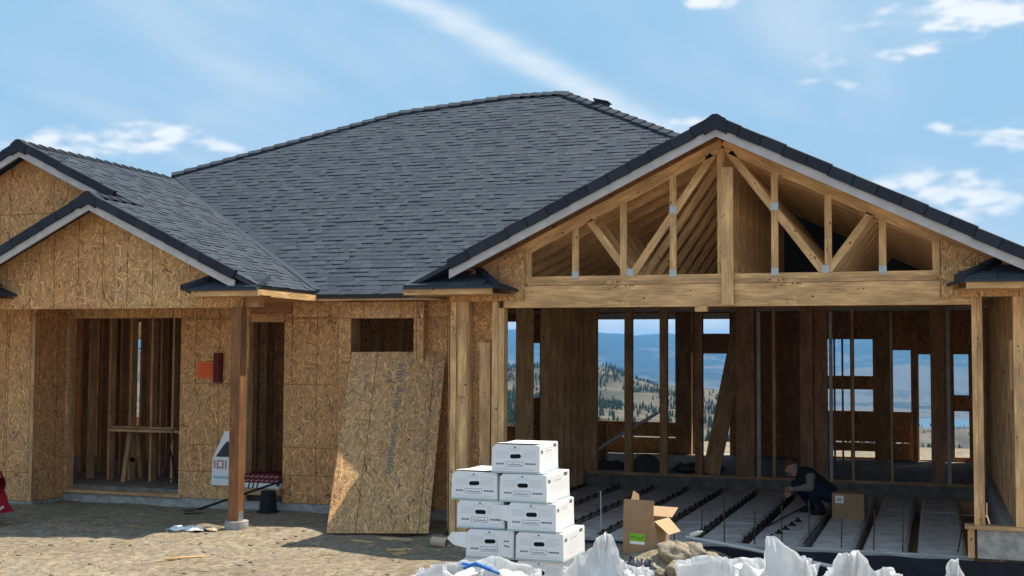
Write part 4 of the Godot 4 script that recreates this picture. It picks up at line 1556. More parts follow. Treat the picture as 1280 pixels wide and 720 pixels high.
	for i in 9:
		for j in 9:
			var u := i / 8.0
			var v := j / 8.0
			var a := lerpf(-0.1, PI * 0.62, u)
			p.append(Vector3(0.36 + cos(a) * 0.36 + (0.09 if u < 0.06 else 0.0), 0.20 + sin(a) * 0.36, lerpf(-0.28, 0.02, v)))
	b.grid(p, 9, false)
	build("fender", b, M.red_paint, rv)
	b = MB.new()
	b.tube(PackedVector3Array([Vector3(0.55, 0.13, 0.03), Vector3(0.72, 0.155, 0.03), Vector3(0.80, 0.20, 0.02), Vector3(0.83, 0.25, -0.05)]), 0.018, 8)
	build("bumper", b, M.pink_trim, rv)
	b = MB.new()
	p = PackedVector3Array()
	for i in 9:
		for j in 25:
			var a := TAU * j / 24.0
			var t := TAU * i / 8.0
			var rr := 0.20 + 0.075 * cos(t)
			p.append(Vector3(0.30 + cos(a) * rr, 0.265 + sin(a) * rr, -0.13 + sin(t) * 0.11))
	b.grid(p, 25, false)
	var wh := build("wheel", b, M.rubber, rv)
	b = MB.new()
	b.tube(PackedVector3Array([Vector3(0.30, 0.265, -0.20), Vector3(0.30, 0.265, -0.06)]), 0.13, 16)
	build("rim", b, M.galv, wh)
	b = MB.new()
	p = PackedVector3Array()
	for i in 7:
		var x := lerpf(-0.5, 0.66, i / 6.0)
		var top: float = [0.55, 0.66, 0.78, 0.82, 0.80, 0.86, 0.62][i]
		var hw: float = [0.12, 0.18, 0.20, 0.18, 0.17, 0.15, 0.08][i]
		for j in 9:
			var a := TAU * j / 8.0
			p.append(Vector3(x, lerpf(0.42, top, 0.5 + 0.5 * cos(a)), -0.2 + sin(a) * hw))
	b.grid(p, 9, false)
	build("body", b, M.red_paint, rv)
	b = MB.new()
	b.box(Transform3D(Basis(), Vector3(0.75, 0.27, 0.0)), Vector3(0.07, 0.05, 0.06))
	build("tail_lamp", b, M.pink_trim, rv)
	# ---------------- inside the garage
	var edges := [[-0.25, 0.29], [-0.85, -0.36], [-1.45, -0.96], [-2.18, -1.56], [-2.80, -2.30], [-3.38, -2.90], [-3.96, -3.48], [-4.55, -4.06], [-5.14, -4.65], [-5.74, -5.24]]
	var which := ["first", "second", "third", "fourth", "fifth", "sixth", "seventh", "eighth", "ninth", "tenth"]
	for i in edges.size():
		var x0: float = edges[i][0]
		var x1: float = edges[i][1]
		var o := thing("foam_block", "long grey foam form block in the garage floor, %s from the right wall" % which[i], "form block", Vector3((x0 + x1) / 2, -0.64, -17.98), 0.0, "foam form blocks of the garage floor")
		var hw := (x1 - x0) / 2
		b = MB.new()
		var cuts := [2.98, 0.9 + R.randf() * 0.8, -0.6 - R.randf() * 0.8, -2.98]
		var t := Transform3D(Basis(), Vector3.ZERO)
		for k in 3:
			b = MB.new()
			t.origin = Vector3(R.randf_range(-0.006, 0.006), R.randf_range(-0.006, 0.004), cuts[k])
			b.prism(t, PackedVector2Array([Vector2(-hw, 0), Vector2(hw, 0), Vector2(hw, 0.22), Vector2(hw - 0.035, 0.262), Vector2(-hw + 0.035, 0.262), Vector2(-hw, 0.22)]), cuts[k] - cuts[k + 1] - 0.008)
			build("segment", b, M.foam, o)
		if i >= 3:
			# lattice bars in the joint left of the block
			var c := thing("rebar_lattice", "zigzag rebar lattice in the floor joint beside the %s foam block" % which[i], "rebar", Vector3(x0 - 0.055, -0.60, -17.98), 0.0, "rebar lattices of the garage floor")
			b = MB.new()
			b.tube(PackedVector3Array([Vector3(0, 0.235, 2.9), Vector3(0, 0.235, -2.9)]), 0.010, 6)
			build("top_bar", b, M.steel, c)
			for sx in [-0.035, 0.035]:
				rod("bottom_bar", Vector3(sx, 0.03, 2.9), Vector3(sx, 0.03, -2.9), 0.009, M.steel, c)
			for sx in [-0.035, 0.035]:
				b = MB.new()
				var zz := PackedVector3Array()
				for k in 30:
					zz.append(Vector3(sx * (1.0 if k % 2 == 0 else 0.15), 0.03 if k % 2 == 0 else 0.265, 2.9 - k * 0.2))
				b.tube(zz, 0.007, 5)
				build("zigzag_bar", b, M.steel, c)
	# loose bars over the foam, chairs under them
	for s in [[-2.25, -15.4, -1.75, -20.2, "loose rebar lying across the fourth foam block"], [-1.52, -15.2, -1.48, -19.8, "loose rebar lying in the joint by the brown garage carton"]]:
		tag(rod("loose_rebar", Vector3(s[0], -0.362, s[1]), Vector3(s[2], -0.362, s[3]), 0.011, M.steel), s[4], "rebar", "loose rebars on the foam")
	for i in 5:
		var o := thing("rebar_chair", "small black rebar chair on the foam, %s from the front edge" % which[i], "rebar chair", Vector3(-1.95 + i * 0.035, -0.378, -15.6 - i * 0.42), 0.3 * i, "rebar chairs on the foam")
		b = MB.new()
		b.tube(PackedVector3Array([Vector3(0, 0, 0), Vector3(0, 0.012, 0)]), 0.055, 10)
		build("base", b, M.black, o)
		b = MB.new()
		b.tube(PackedVector3Array([Vector3(0, 0.012, 0), Vector3(0, 0.05, 0)]), 0.03, 8, 0.018)
		build("stem", b, M.black, o)
	# upright bars along the front of the slab
	var ups := [-4.95, -4.55, -4.1, -3.55, -3.05, -2.72, -2.44, -2.08, -1.76, -1.44, -1.08, -0.72, -0.40]
	for i in ups.size():
		var x: float = ups[i]
		var a := Vector3(x, -0.42, -15.03 - (0.5 if i < 4 else 0.0))
		var c := a + Vector3(R.randf_range(-0.02, 0.02), R.randf_range(0.38, 0.62), R.randf_range(-0.03, 0.03))
		tag(rod("rebar_stake", a, c, 0.008, M.galv if i < 4 else M.steel), "thin upright rebar on the front edge of the garage slab, %s from the left" % (which + ["eleventh", "twelfth", "thirteenth"])[i], "rebar stake", "upright rebars along the slab edge")
	tag(rod("leaning_rebar", Vector3(0.20, -0.37, -15.2), Vector3(0.30, 0.02, -15.9), 0.008, M.steel), "thin rebar leaning against the right end of the foam blocks", "rebar")
	# closed carton on the foam
	var cb := thing("brown_carton", "closed brown cardboard carton with a white label on the garage foam", "carton", Vector3(-1.17, -0.375, -17.95), -0.06)
	bx("body", Vector3(-0.215, 0.0, -0.2), Vector3(0.215, 0.34, 0.2), M.cardboard, cb)
	bx("top_flap", Vector3(-0.215, 0.342, -0.2), Vector3(0.215, 0.348, -0.003), M.cardboard, cb)
	bx("top_flap", Vector3(-0.215, 0.342, 0.003), Vector3(0.215, 0.349, 0.2), M.cardboard, cb)
	bx("label", Vector3(-0.17, 0.215, 0.2), Vector3(-0.06, 0.315, 0.202), M.paper, cb)
	bx("label_print", Vector3(-0.15, 0.24, 0.202), Vector3(-0.08, 0.29, 0.203), M.ink_grey, cb)
	# things on the floor behind
	var sk := MB.new()
	p = PackedVector3Array()
	for i in 9:
		for j in 17:
			var a := TAU * (j % 16) / 16.0
			var t := PI / 2 * i / 8.0
			var n := 1.0 + 0.12 * sin(a * 3 + 1.0) * cos(t) + 0.06 * sin(a * 5)
			p.append(Vector3(cos(a) * cos(t) * 0.27 * n, sin(t) * 0.30, sin(a) * cos(t) * 0.22 * n))
	sk.grid(p, 17, true)
	put("black_sack", sk.mesh(), M.tarp, null, Transform3D(Basis(), Vector3(-4.95, -0.19, -21.9)))
	tag(get_child(-1), "dark rounded sack on the floor behind the garage studs", "sack")
	put("tarp_heap", crumple(0, 0, 0.95, 0.6, 0.13, 31, 16).mesh(), M.tarp, null, Transform3D(Basis(), Vector3(-4.05, -0.19, -22.0)))
	tag(get_child(-1), "dark crumpled tarp on the floor left of the leaning plank", "tarp")
	put("tarp_heap", crumple(0, 0, 0.9, 0.5, 0.10, 37, 16).mesh(), M.tarp, null, Transform3D(Basis(), Vector3(-5.7, -0.19, -22.2)))
	tag(get_child(-1), "dark crumpled sheet on the floor left of the rounded sack", "tarp")
	tag(stick("leaning_plank", Vector3(-3.72, -0.18, -21.5), Vector3(-3.30, 2.45, -22.3), 0.30, 0.04, M.lumber2, null, Vector3(1, 0, 0)), "wide plank leaning at a slant behind the garage studs", "plank")
	tag(rod("white_pipe", Vector3(-6.1, 0.03, -22.2), Vector3(-4.85, 0.82, -22.4), 0.032, M.white_plastic), "white pipe slanting across the opening behind the garage studs", "pipe")
	# trestle table in the room behind the porch
	var tt := thing("work_table", "dim trestle work table with boards inside the wide porch opening", "table", Vector3(-11.75, -0.2, -17.1))
	bx("table_top", Vector3(-0.85, 0.80, -0.3), Vector3(0.85, 0.84, 0.3), M.lumber2, tt)
	bx("loose_board", Vector3(-0.95, 0.842, -0.1), Vector3(0.3, 0.875, 0.12), M.lumber2, tt)
	for s in [-0.6, 0.6]:
		for q in [-1, 1]:
			stick("leg", Vector3(s, 0.8, q * 0.08), Vector3(s + q * 0.06, 0.0, q * 0.32), 0.07, 0.035, M.lumber2, tt)
		bx("brace", Vector3(s - 0.02, 0.3, -0.22), Vector3(s + 0.02, 0.36, 0.22), M.lumber2, tt)
	var fs := thing("folding_frame", "dark folding metal frame standing in the wide porch opening", "frame", Vector3(-11.15, -0.2, -16.75))
	for s in [-0.28, 0.28]:
		rod("leg", Vector3(s, 0, 0.2), Vector3(s * 0.85, 0.95, -0.1), 0.014, M.steel, fs)
		rod("leg", Vector3(s, 0, -0.25), Vector3(s * 0.85, 0.6, 0.05), 0.014, M.steel, fs)
	for y in [0.1, 0.45, 0.94]:
		rod("rail", Vector3(-0.27, y, 0.2 - y * 0.31), Vector3(0.27, y, 0.2 - y * 0.31), 0.012, M.steel, fs)
	var bb := thing("dark_backpack", "dark bag slumped on the right end of the dim work table", "bag", Vector3(-11.05, 0.68, -17.1))
	sk = MB.new()
	p = PackedVector3Array()
	for i in 9:
		for j in 13:
			var a := TAU * (j % 12) / 12.0
			var t := i / 8.0
			var w := 0.17 * pow(1.0 - t, 0.45) * (1.0 + 0.15 * sin(a * 2 + t * 3))
			p.append(Vector3(cos(a) * w + t * 0.08, t * 0.42, sin(a) * w * 0.7))
	sk.grid(p, 13, true)
	build("body", sk, M.black, bb)
	# ---------------- front of the slab: pipe, plank, plastic, rocks, open carton
	var pp := MB.new()
	pp.tube(PackedVector3Array([Vector3(-2.75, -0.22, -14.2), Vector3(-2.0, -0.285, -14.0), Vector3(-0.91, -0.385, -13.6), Vector3(0.1, -0.49, -13.3)]), 0.022, 8)
	tag(build("grey_pipe", pp, M.galv), "pale grey pipe slanting in front of the dark waterproofed slab edge", "pipe")
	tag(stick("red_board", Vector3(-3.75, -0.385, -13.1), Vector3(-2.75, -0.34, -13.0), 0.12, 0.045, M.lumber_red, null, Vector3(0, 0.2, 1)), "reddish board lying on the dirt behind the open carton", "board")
	var dp := crumple(0, 0, 0.36, 0.3, 0.16, 44, 12)
	put("plastic_bundle", dp.mesh(), M.dark_plastic, null, Transform3D(Basis(), Vector3(-3.08, -0.30, -13.3)))
	tag(get_child(-1), "dark blue plastic bundle behind the left edge of the open carton", "plastic bundle")
	put("plastic_sheet", crumple(0, 0, 0.42, 0.3, 0.13, 51, 14).mesh(), M.dark_plastic, null, Transform3D(Basis(Vector3.UP, 0.3), Vector3(-2.72, -0.19, -11.55)))
	tag(get_child(-1), "dark blue plastic sheet crumpled on the rocks below the open carton", "plastic sheet")
	var spots := [[-2.30, -12.25, 0.15], [-2.12, -12.35, 0.11], [-2.45, -12.02, 0.13], [-2.20, -12.02, 0.12], [-2.02, -12.15, 0.10], [-2.36, -11.80, 0.12], [-2.08, -11.86, 0.11], [-2.60, -11.72, 0.10], [-1.92, -12.42, 0.09], [-2.22, -12.55, 0.12], [-1.86, -12.05, 0.09], [-2.88, -11.75, 0.11], [-2.22, -11.62, 0.10], [-3.12, -11.9, 0.10], [-2.46, -11.5, 0.11], [-1.98, -11.65, 0.08], [-2.80, -12.72, 0.10], [-2.42, -12.62, 0.10]]
	for i in spots.size():
		var s = spots[i]
		var r: float = s[2] * 1.12
		var o := put("rock", rock_mesh(Vector3(r * R.randf_range(1.0, 1.3), r * R.randf_range(0.62, 0.85), r * R.randf_range(0.9, 1.15)), 60 + i), M.rock if i % 3 else M.rock2, null, Transform3D(Basis(Vector3.UP, R.randf() * TAU) * Basis(Vector3.RIGHT, R.randf_range(-0.2, 0.2)), Vector3(s[0], land_h(s[0], s[1]) + r * 0.32, s[1])))
		tag(o, "tan rock in the heap around the open cardboard carton", "rock", "rocks heaped by the open carton")
	var cl := MB.new()
	cl.box(Transform3D(Basis(Vector3.BACK, 0.15), Vector3.ZERO), Vector3(0.26, 0.07, 0.12))
	put("brick_lump", cl.mesh(), mat("clay_red", Color(0.22, 0.10, 0.06), 0.9), null, Transform3D(Basis(Vector3.UP, 0.2), Vector3(-2.2, land_h(-2.2, -12.95) + 0.06, -12.95)))
	tag(get_child(-1), "reddish brick lump at the top of the rock heap", "brick")
	var oc := thing("open_carton", "open brown cardboard carton with a green label standing on the rocks", "carton", Vector3(-2.845, -0.13, -12.22), -0.20)
	var w := 0.165
	var d := 0.40
	bx("front_panel", Vector3(-w, 0, -0.004), Vector3(w, 0.335, 0.0), M.cardboard, oc)
	bx("back_panel", Vector3(-w, 0, -d), Vector3(w, 0.335, -d + 0.004), M.cardboard, oc)
	bx("side_panel", Vector3(w - 0.004, 0, -d + 0.005), Vector3(w, 0.33, -0.005), M.cardboard_in, oc)
	bx("side_panel", Vector3(-w, 0, -d + 0.005), Vector3(-w + 0.004, 0.335, -0.005), M.cardboard, oc)
	bx("bottom_panel", Vector3(-w + 0.005, 0.0, -d + 0.005), Vector3(w - 0.005, 0.004, -0.005), M.cardboard, oc)
	stick("front_flap", Vector3(0, 0.338, -0.003), Vector3(0, 0.54, -0.012), 2 * w, 0.004, M.cardboard, oc, Vector3.RIGHT)
	stick("back_flap", Vector3(0.03, 0.338, -d), Vector3(0.03, 0.42, -d - 0.16), 2 * w, 0.004, M.cardboard_in, oc, Vector3.RIGHT)
	b = MB.new()
	b.prism(Transform3D(Basis(Vector3(0, 0, 1), Vector3(-0.75, 0.66, 0).normalized(), Vector3(-0.66, -0.75, 0).normalized()), Vector3(w, 0.335, -0.2)), PackedVector2Array([Vector2(-0.18, 0), Vector2(0.18, 0), Vector2(0.15, -0.19), Vector2(-0.15, -0.19)]), 0.004)
	build("side_flap", b, M.cardboard_in, oc)
	b = MB.new()
	b.prism(Transform3D(Basis(Vector3(0, 0, 1), Vector3.UP, Vector3.LEFT), Vector3(-w + 0.01, 0.335, -0.2)), PackedVector2Array([Vector2(-0.19, 0), Vector2(0.15, 0), Vector2(-0.02, 0.27), Vector2(-0.15, 0.22)]), 0.004)
	build("side_flap", b, M.cardboard_in, oc)
	bx("label", Vector3(-0.09, 0.10, 0.0), Vector3(0.07, 0.205, 0.0015), M.label_green, oc)
	bx("label_strip", Vector3(-0.09, 0.10, 0.0015), Vector3(0.07, 0.128, 0.0022), M.paper, oc)
	b = MB.new()
	for i in 5:
		b.box(Transform3D(Basis(Vector3.BACK, 0.3 * sin(i * 2.0)), Vector3(-0.065 + i * 0.028, 0.165 + 0.012 * sin(i * 1.7), 0.002)), Vector3(0.026, 0.02, 0.001))
	build("label_print", b, M.label_dark, oc)
	var bt := MB.new()
	p = PackedVector3Array()
	for i in 7:
		var y: float = [0.0, 0.002, 0.13, 0.16, 0.18, 0.205, 0.206][i]
		var rr: float = [0.0, 0.034, 0.034, 0.026, 0.013, 0.013, 0.0][i]
		for j in 13:
			var a := TAU * j / 12.0
			p.append(Vector3(cos(a) * rr, y, sin(a) * rr))
	bt.grid(p, 13, true)
	put("plastic_bottle", bt.mesh(), M.white_plastic, null, Transform3D(Basis(Vector3.BACK, -1.2), Vector3(-2.46, -0.02, -12.95)) .scaled_local(Vector3.ONE * 0.7))
	tag(get_child(-1), "pale plastic bottle lying behind the open carton on the rock heap", "bottle")

# ------------------------------------------------------------------ white cartons and bulk bags
func print_image(seed_: int, side: bool) -> ImageTexture:
	var r := RandomNumberGenerator.new()
	r.seed = seed_
	var w := 320
	var h := 184
	var im := Image.create_empty(w, h, false, Image.FORMAT_RGB8)
	im.fill(Color(0.90, 0.91, 0.925) if not side else Color(0.93, 0.93, 0.93))
	var grey := Color(0.66, 0.68, 0.70)
	var dark := Color(0.16, 0.17, 0.19)
	var lines := func(x0: int, x1: int, y0: int, n: int, step: int) -> void:
		for k in n:
			var x := x0
			var end := x1 - r.randi() % 18
			while x < end:
				var l := 3 + r.randi() % 9
				im.fill_rect(Rect2i(x, y0 + k * step, mini(l, end - x), 2), grey)
				x += l + 2
	if not side:
		lines.call(26, 120, 44, 6, 8)
		lines.call(206, 300, 36, 7, 8)
		lines.call(112, 206, 24, 3, 7)
		lines.call(26, 300, 158, 2, 8)
		im.fill_rect(Rect2i(150, 12, 12, 9), dark)
		# bold words either side of an outlined name box
		for k in 5:
			im.fill_rect(Rect2i(30 + k * 11, 122, 8, 11), dark)
			im.fill_rect(Rect2i(33 + k * 11, 126, 3, 3), Color(0.8, 0.8, 0.8))
		for k in 6:
			im.fill_rect(Rect2i(226 + k * 12, 120, 9, 10), dark)
		for e in [Rect2i(96, 112, 116, 2), Rect2i(96, 144, 116, 2), Rect2i(96, 112, 2, 34), Rect2i(210, 112, 2, 34)]:
			im.fill_rect(e, dark)
		for x in range(108, 200):
			var y := 130 + int(7.0 * sin(x * 0.33) * sin(x * 0.071 + 1.0))
			im.fill_rect(Rect2i(x, y, 2, 4), dark)
	else:
		im.fill_rect(Rect2i(20, 30, 36, 26), Color(0.45, 0.46, 0.48))
		for e in [Rect2i(90, 24, 120, 2), Rect2i(90, 62, 120, 2), Rect2i(90, 24, 2, 40), Rect2i(210, 24, 2, 40)]:
			im.fill_rect(e, grey)
		for x in range(104, 200):
			im.fill_rect(Rect2i(x, 42 + int(7.0 * sin(x * 0.3) * sin(x * 0.09)), 2, 4), Color(0.5, 0.5, 0.52))
		im.fill_rect(Rect2i(240, 0, 50, 26), Color(0.40, 0.42, 0.42))
		lines.call(50, 240, 84, 4, 16)
		lines.call(70, 200, 148, 2, 9)
	return ImageTexture.create_from_image(im)

func carton(at: Vector3, turn: float, label: String, kind := 0) -> Node3D:
	var o := thing("white_carton", label, "carton", at, turn, "white printed cartons in two stacks")
	var w := 0.43
	var h := 0.243 + R.randf_range(-0.003, 0.003)
	var d := 0.62
	var b := MB.new()
	# body with a slight batter and worn edges
	var c := 0.008
	var sec := PackedVector2Array([Vector2(-w / 2 - 0.004, 0), Vector2(w / 2 + 0.004, 0), Vector2(w / 2, h - c), Vector2(w / 2 - c, h), Vector2(-w / 2 + 0.03, h), Vector2(-w / 2, h - 0.03)])
	b.prism(Transform3D(Basis(Vector3.BACK, R.randf_range(-0.006, 0.006)), Vector3.ZERO), sec, d)
	build("body", b, M.carton if R.randf() < 0.6 else M.carton_worn, o)
	b = MB.new()
	b.prism(Transform3D(Basis(), Vector3(0, -0.001, 0.003)), PackedVector2Array([Vector2(-w / 2 - 0.007, 0), Vector2(w / 2 + 0.007, 0), Vector2(w / 2 + 0.006, 0.016), Vector2(-w / 2 - 0.006, 0.016)]), d + 0.006)
	build("base_band", b, M.carton_teal, o)
	b = MB.new()
	b.prism(Transform3D(Basis(), Vector3(0, 0, 0.0015)), PackedVector2Array([Vector2(-w / 2 + 0.004, 0.02), Vector2(w / 2 - 0.002, 0.02), Vector2(w / 2 - 0.006, h - 0.006), Vector2(-w / 2 + 0.03, h - 0.006), Vector2(-w / 2 + 0.004, h - 0.034)]), 0.001, Vector2(w / 2, h))
	build("printed_front", b, M.print_front, o)
	b = MB.new()
	b.quad(Vector3(w / 2 + 0.0045, 0.018, -0.006), Vector3(w / 2 + 0.0045, 0.018, -d + 0.006), Vector3(w / 2 + 0.0015, h - 0.012, -d + 0.006), Vector3(w / 2 + 0.0015, h - 0.012, -0.006), Vector2(0, 1), Vector2(1, 1), Vector2(1, 0), Vector2(0, 0))
	build("printed_side", b, M.print_side, o)
	b = MB.new()
	var pill := PackedVector2Array()
	for i in 16:
		var a := TAU * i / 16.0
		pill.append(Vector2(cos(a) * 0.022 + (0.028 if cos(a) > 0 else -0.028), sin(a) * 0.019))
	b.prism(Transform3D(Basis(Vector3.BACK, R.randf_range(-0.05, 0.05)), Vector3(0.0, h * 0.60, 0.003)), pill, 0.001)
	build("hand_hole_shade", b, M.hole_shade, o)  # flat dark pill on the front, painted as the shade of a recess
	b = MB.new()
	b.box(Transform3D(), Vector3(w - 0.06, 0.0012, d * 0.46))
	build("top_flap", b, M.carton, o, Transform3D(Basis(Vector3.RIGHT, -0.05), Vector3(0, h + 0.007, -d * 0.25)))
	if kind & 1:     # flap hanging on the left
		b = MB.new()
		b.prism(Transform3D(Basis(Vector3(0.35, 0, 0.94).normalized(), Vector3.UP, Vector3(-0.94, 0, 0.35).normalized()), Vector3(-w / 2 - 0.006, h - 0.03, -0.18)), PackedVector2Array([Vector2(-0.15, 0), Vector2(0.15, 0), Vector2(0.16, -0.19), Vector2(-0.12, -0.17)]), 0.003)
		build("side_flap", b, M.carton, o, Transform3D(Basis(Vector3.BACK, -0.35), Vector3(-0.05, -0.07, 0)))
	if kind & 2:     # flap standing out to the left
		b = MB.new()
		b.prism(Transform3D(Basis(Vector3(1, 0, 0.25).normalized(), Vector3.UP, Vector3(-0.25, 0, 1).normalized()), Vector3(-w / 2, 0.10, 0.002)), PackedVector2Array([Vector2(-0.20, 0.05), Vector2(-0.13, 0.0), Vector2(0, -0.02), Vector2(0, 0.12), Vector2(-0.15, 0.11)]), 0.003)
		build("side_flap", b, M.carton, o)
	if kind & 4:     # white sheet folded down over the front
		b = MB.new()
		b.prism(Transform3D(Basis(Vector3.RIGHT, -0.12), Vector3(0.13, h + 0.004, 0.004)), PackedVector2Array([Vector2(-0.09, -0.01), Vector2(0.085, 0.0), Vector2(0.08, -0.235), Vector2(-0.05, -0.22), Vector2(-0.055, -0.12)]), 0.002)
		build("paper_flap", b, M.white_plastic, o)
		b = MB.new()
		for k in [[0.0, -0.10], [0.025, -0.10], [0.005, -0.14], [0.03, -0.145]]:
			b.prism(Transform3D(Basis(Vector3.RIGHT, -0.12), Vector3(0.13, h + 0.004, 0.0055)), rect(k[0], k[1], k[0] + 0.018, k[1] + 0.012), 0.0008)
		build("paper_print", b, M.ink, o)
	return o

# an open bulk bag: cloth walls whose rim is drawn up into ears where the loops are; ears: [x, side, height, run to the left, run to the right]
func bulk_bag(at: Vector3, w: float, d: float, h: float, ears: Array, label: String, seed_: int) -> Node3D:
	var o := thing("bulk_bag", label, "bulk bag", at, 0.0, "white bulk bags along the front")
	var f := FastNoiseLite.new()
	f.seed = seed_
	f.frequency = 1.0
	f.fractal_octaves = 2
	var cols := 221
	var rows := 44
	var outer := PackedVector3Array()
	var inner := PackedVector3Array()
	for i in rows:
		var t := float(i) / (rows - 1)
		for j in cols:
			var a := TAU * (j % (cols - 1)) / (cols - 1)
			var ca := cos(a)
			var sa := sin(a)
			var sq := pow(pow(absf(ca), 5.0) + pow(absf(sa), 5.0), -0.2)
			var x0 := ca * sq * w / 2
			var z0 := sa * sq * d / 2
			var rim := h + 0.03 * f.get_noise_3d(ca * 2.5, sa * 2.5, 1.0)
			var pull := 0.0
			for k in ears:
				if k[1] * sa < 0.0:
					continue
				var dx: float = x0 - k[0]
				var q: float = clampf(1.0 - absf(dx) / (k[3] if dx < 0 else k[4]), 0, 1)
				q = minf(q * 1.3, 1.0)
				q = q * (0.55 + 0.45 * q)
				rim += k[2] * q
				pull += q * k[2]
			var y := rim * t
			var loose := smoothstep(0.35, 1.0, t)
			var bulge := 1.0 + 0.05 * sin(PI * minf(t * 1.2, 1.0)) - 0.10 * loose
			# folds that run up to the rim, slack creases lower down
			var fold := f.get_noise_2d(a * 2.3 + 5.0, t * 0.7) * 0.075 * loose + absf(f.get_noise_2d(a * 5.0, t * 2.2 + 9.0)) * 0.03 * loose + f.get_noise_2d(a * 7.0 + t * 3.0, t * 4.0) * 0.006
			var n := Vector3(ca, 0, sa)
			var p := Vector3(x0 * bulge, y, z0 * bulge) + n * (fold - pull * 0.35 * loose)
			p.x += f.get_noise_2d(y * 4.0, a * 2.0) * 0.03 * loose
			outer.append(p)
			inner.append(p - n * 0.006 - Vector3(0, 0.002, 0) * loose)
	var b := MB.new()
	b.grid(outer, cols, true)
	b.grid(inner, cols, false)
	build("body", b, M.bag, o)
	# what the cloth is filled with shows as a slack inner liner
	var top := PackedVector3Array()
	for i in 12:
		for j in 49:
			var a := TAU * (j % 48) / 48.0
			var q := 1.0 - i / 11.0
			var x := cos(a) * q * w * 0.46
			var z := sin(a) * q * d * 0.46
			top.append(Vector3(x, h - 0.07 + 0.09 * f.get_noise_2d(x * 4.0, z * 4.0), z))
	b = MB.new()
	b.grid(top, 49, true)
	build("liner", b, M.bag, o)
	return o

func boxes_and_bags() -> void:
	var pf := mat("print_front", Color(0.96, 0.95, 0.95), 0.6, print_image(4, false))
	pf.uv1_scale = Vector3(1 / 0.43, 1 / 0.238, 1)
	mat("print_side", Color(0.93, 0.93, 0.93), 0.6, print_image(8, true))
	var ys := [-0.425, -0.176, 0.073, 0.322, 0.571, 0.820]
	var rx := [-3.27, -3.275, -3.27, -3.34, -3.42, -3.49]
	var rt := [0.01, 0.035, -0.03, 0.025, -0.045, 0.03]
	var rl := ["white carton at the very bottom of the right hand stack", "white carton second lowest in the right hand stack", "white carton third from the bottom of the right hand stack", "white carton with a loose side flap, third from the top of the right stack", "white carton second from the top of the taller stack", "topmost white carton on the taller stack, left flap hanging open"]
	for i in 6:
		carton(Vector3(rx[i], ys[i], -10.3 + R.randf_range(-0.02, 0.02)), rt[i], rl[i], [0, 0, 0, 2, 0, 1][i])
	var lx := [-3.74, -3.76, -3.72, -3.82, -3.88]
	var ll := ["white carton at the very bottom of the left hand stack", "bluish white carton low in the left hand stack behind the blue strap", "torn white carton with a white sheet folded over its front", "white carton second from the top of the shorter left stack", "topmost white carton on the shorter left stack"]
	for i in 5:
		carton(Vector3(lx[i], [-0.425, -0.176, 0.073, 0.322, 0.571][i], -10.3 + R.randf_range(-0.02, 0.02)), [0.0, 0.03, 0.08, 0.05, -0.02][i], ll[i], [0, 0, 6, 1, 1][i])
	# bulk bags standing between the camera and the house
	var g := -0.44
	var bag1 := bulk_bag(Vector3(-3.33, g, -8.95), 0.88, 0.86, 0.64, [[-0.26, 1, 0.10, 0.12, 0.26], [0.26, 1, 0.12, 0.25, 0.14], [0.0, -1, 0.06, 0.2, 0.2]], "white bulk bag with a blue strap, furthest left in the front row", 3)
	var st := MB.new()
	st.tube(PackedVector3Array([Vector3(0.02, 0.72, 0.36), Vector3(0.12, 0.765, 0.38), Vector3(0.24, 0.73, 0.40)]), 0.014, 6)
	st.tube(PackedVector3Array([Vector3(0.0, 0.75, 0.34), Vector3(0.14, 0.745, 0.36), Vector3(0.30, 0.70, 0.36)]), 0.010, 6)
	build("strap", st, M.blue_strap, bag1)
	bulk_bag(Vector3(-2.29, g, -8.9), 0.60, 0.8, 0.70, [[0.13, 1, 0.32, 0.50, 0.15], [-0.16, 1, 0.04, 0.1, 0.2], [-0.2, -1, 0.12, 0.15, 0.3]], "white bulk bag with one tall ear just right of the white cartons", 11)
	bulk_bag(Vector3(-1.29, g, -8.9), 1.00, 0.86, 0.80, [[0.29, 1, 0.27, 0.16, 0.34], [-0.17, 1, 0.13, 0.42, 0.30], [0.06, 1, 0.07, 0.04, 0.09]], "widest white bulk bag, with a low hump and a tall ear", 23)
	bulk_bag(Vector3(-0.50, g, -8.95), 0.50, 0.8, 0.78, [[-0.08, 1, 0.21, 0.17, 0.34], [-0.19, 1, 0.10, 0.06, 0.08]], "white bulk bag with a leaning ear, second from the right", 31)
	bulk_bag(Vector3(0.11, g, -8.9), 0.36, 0.7, 0.66, [[-0.02, 1, 0.31, 0.18, 0.20]], "white bulk bag at the right end of the front row", 43)

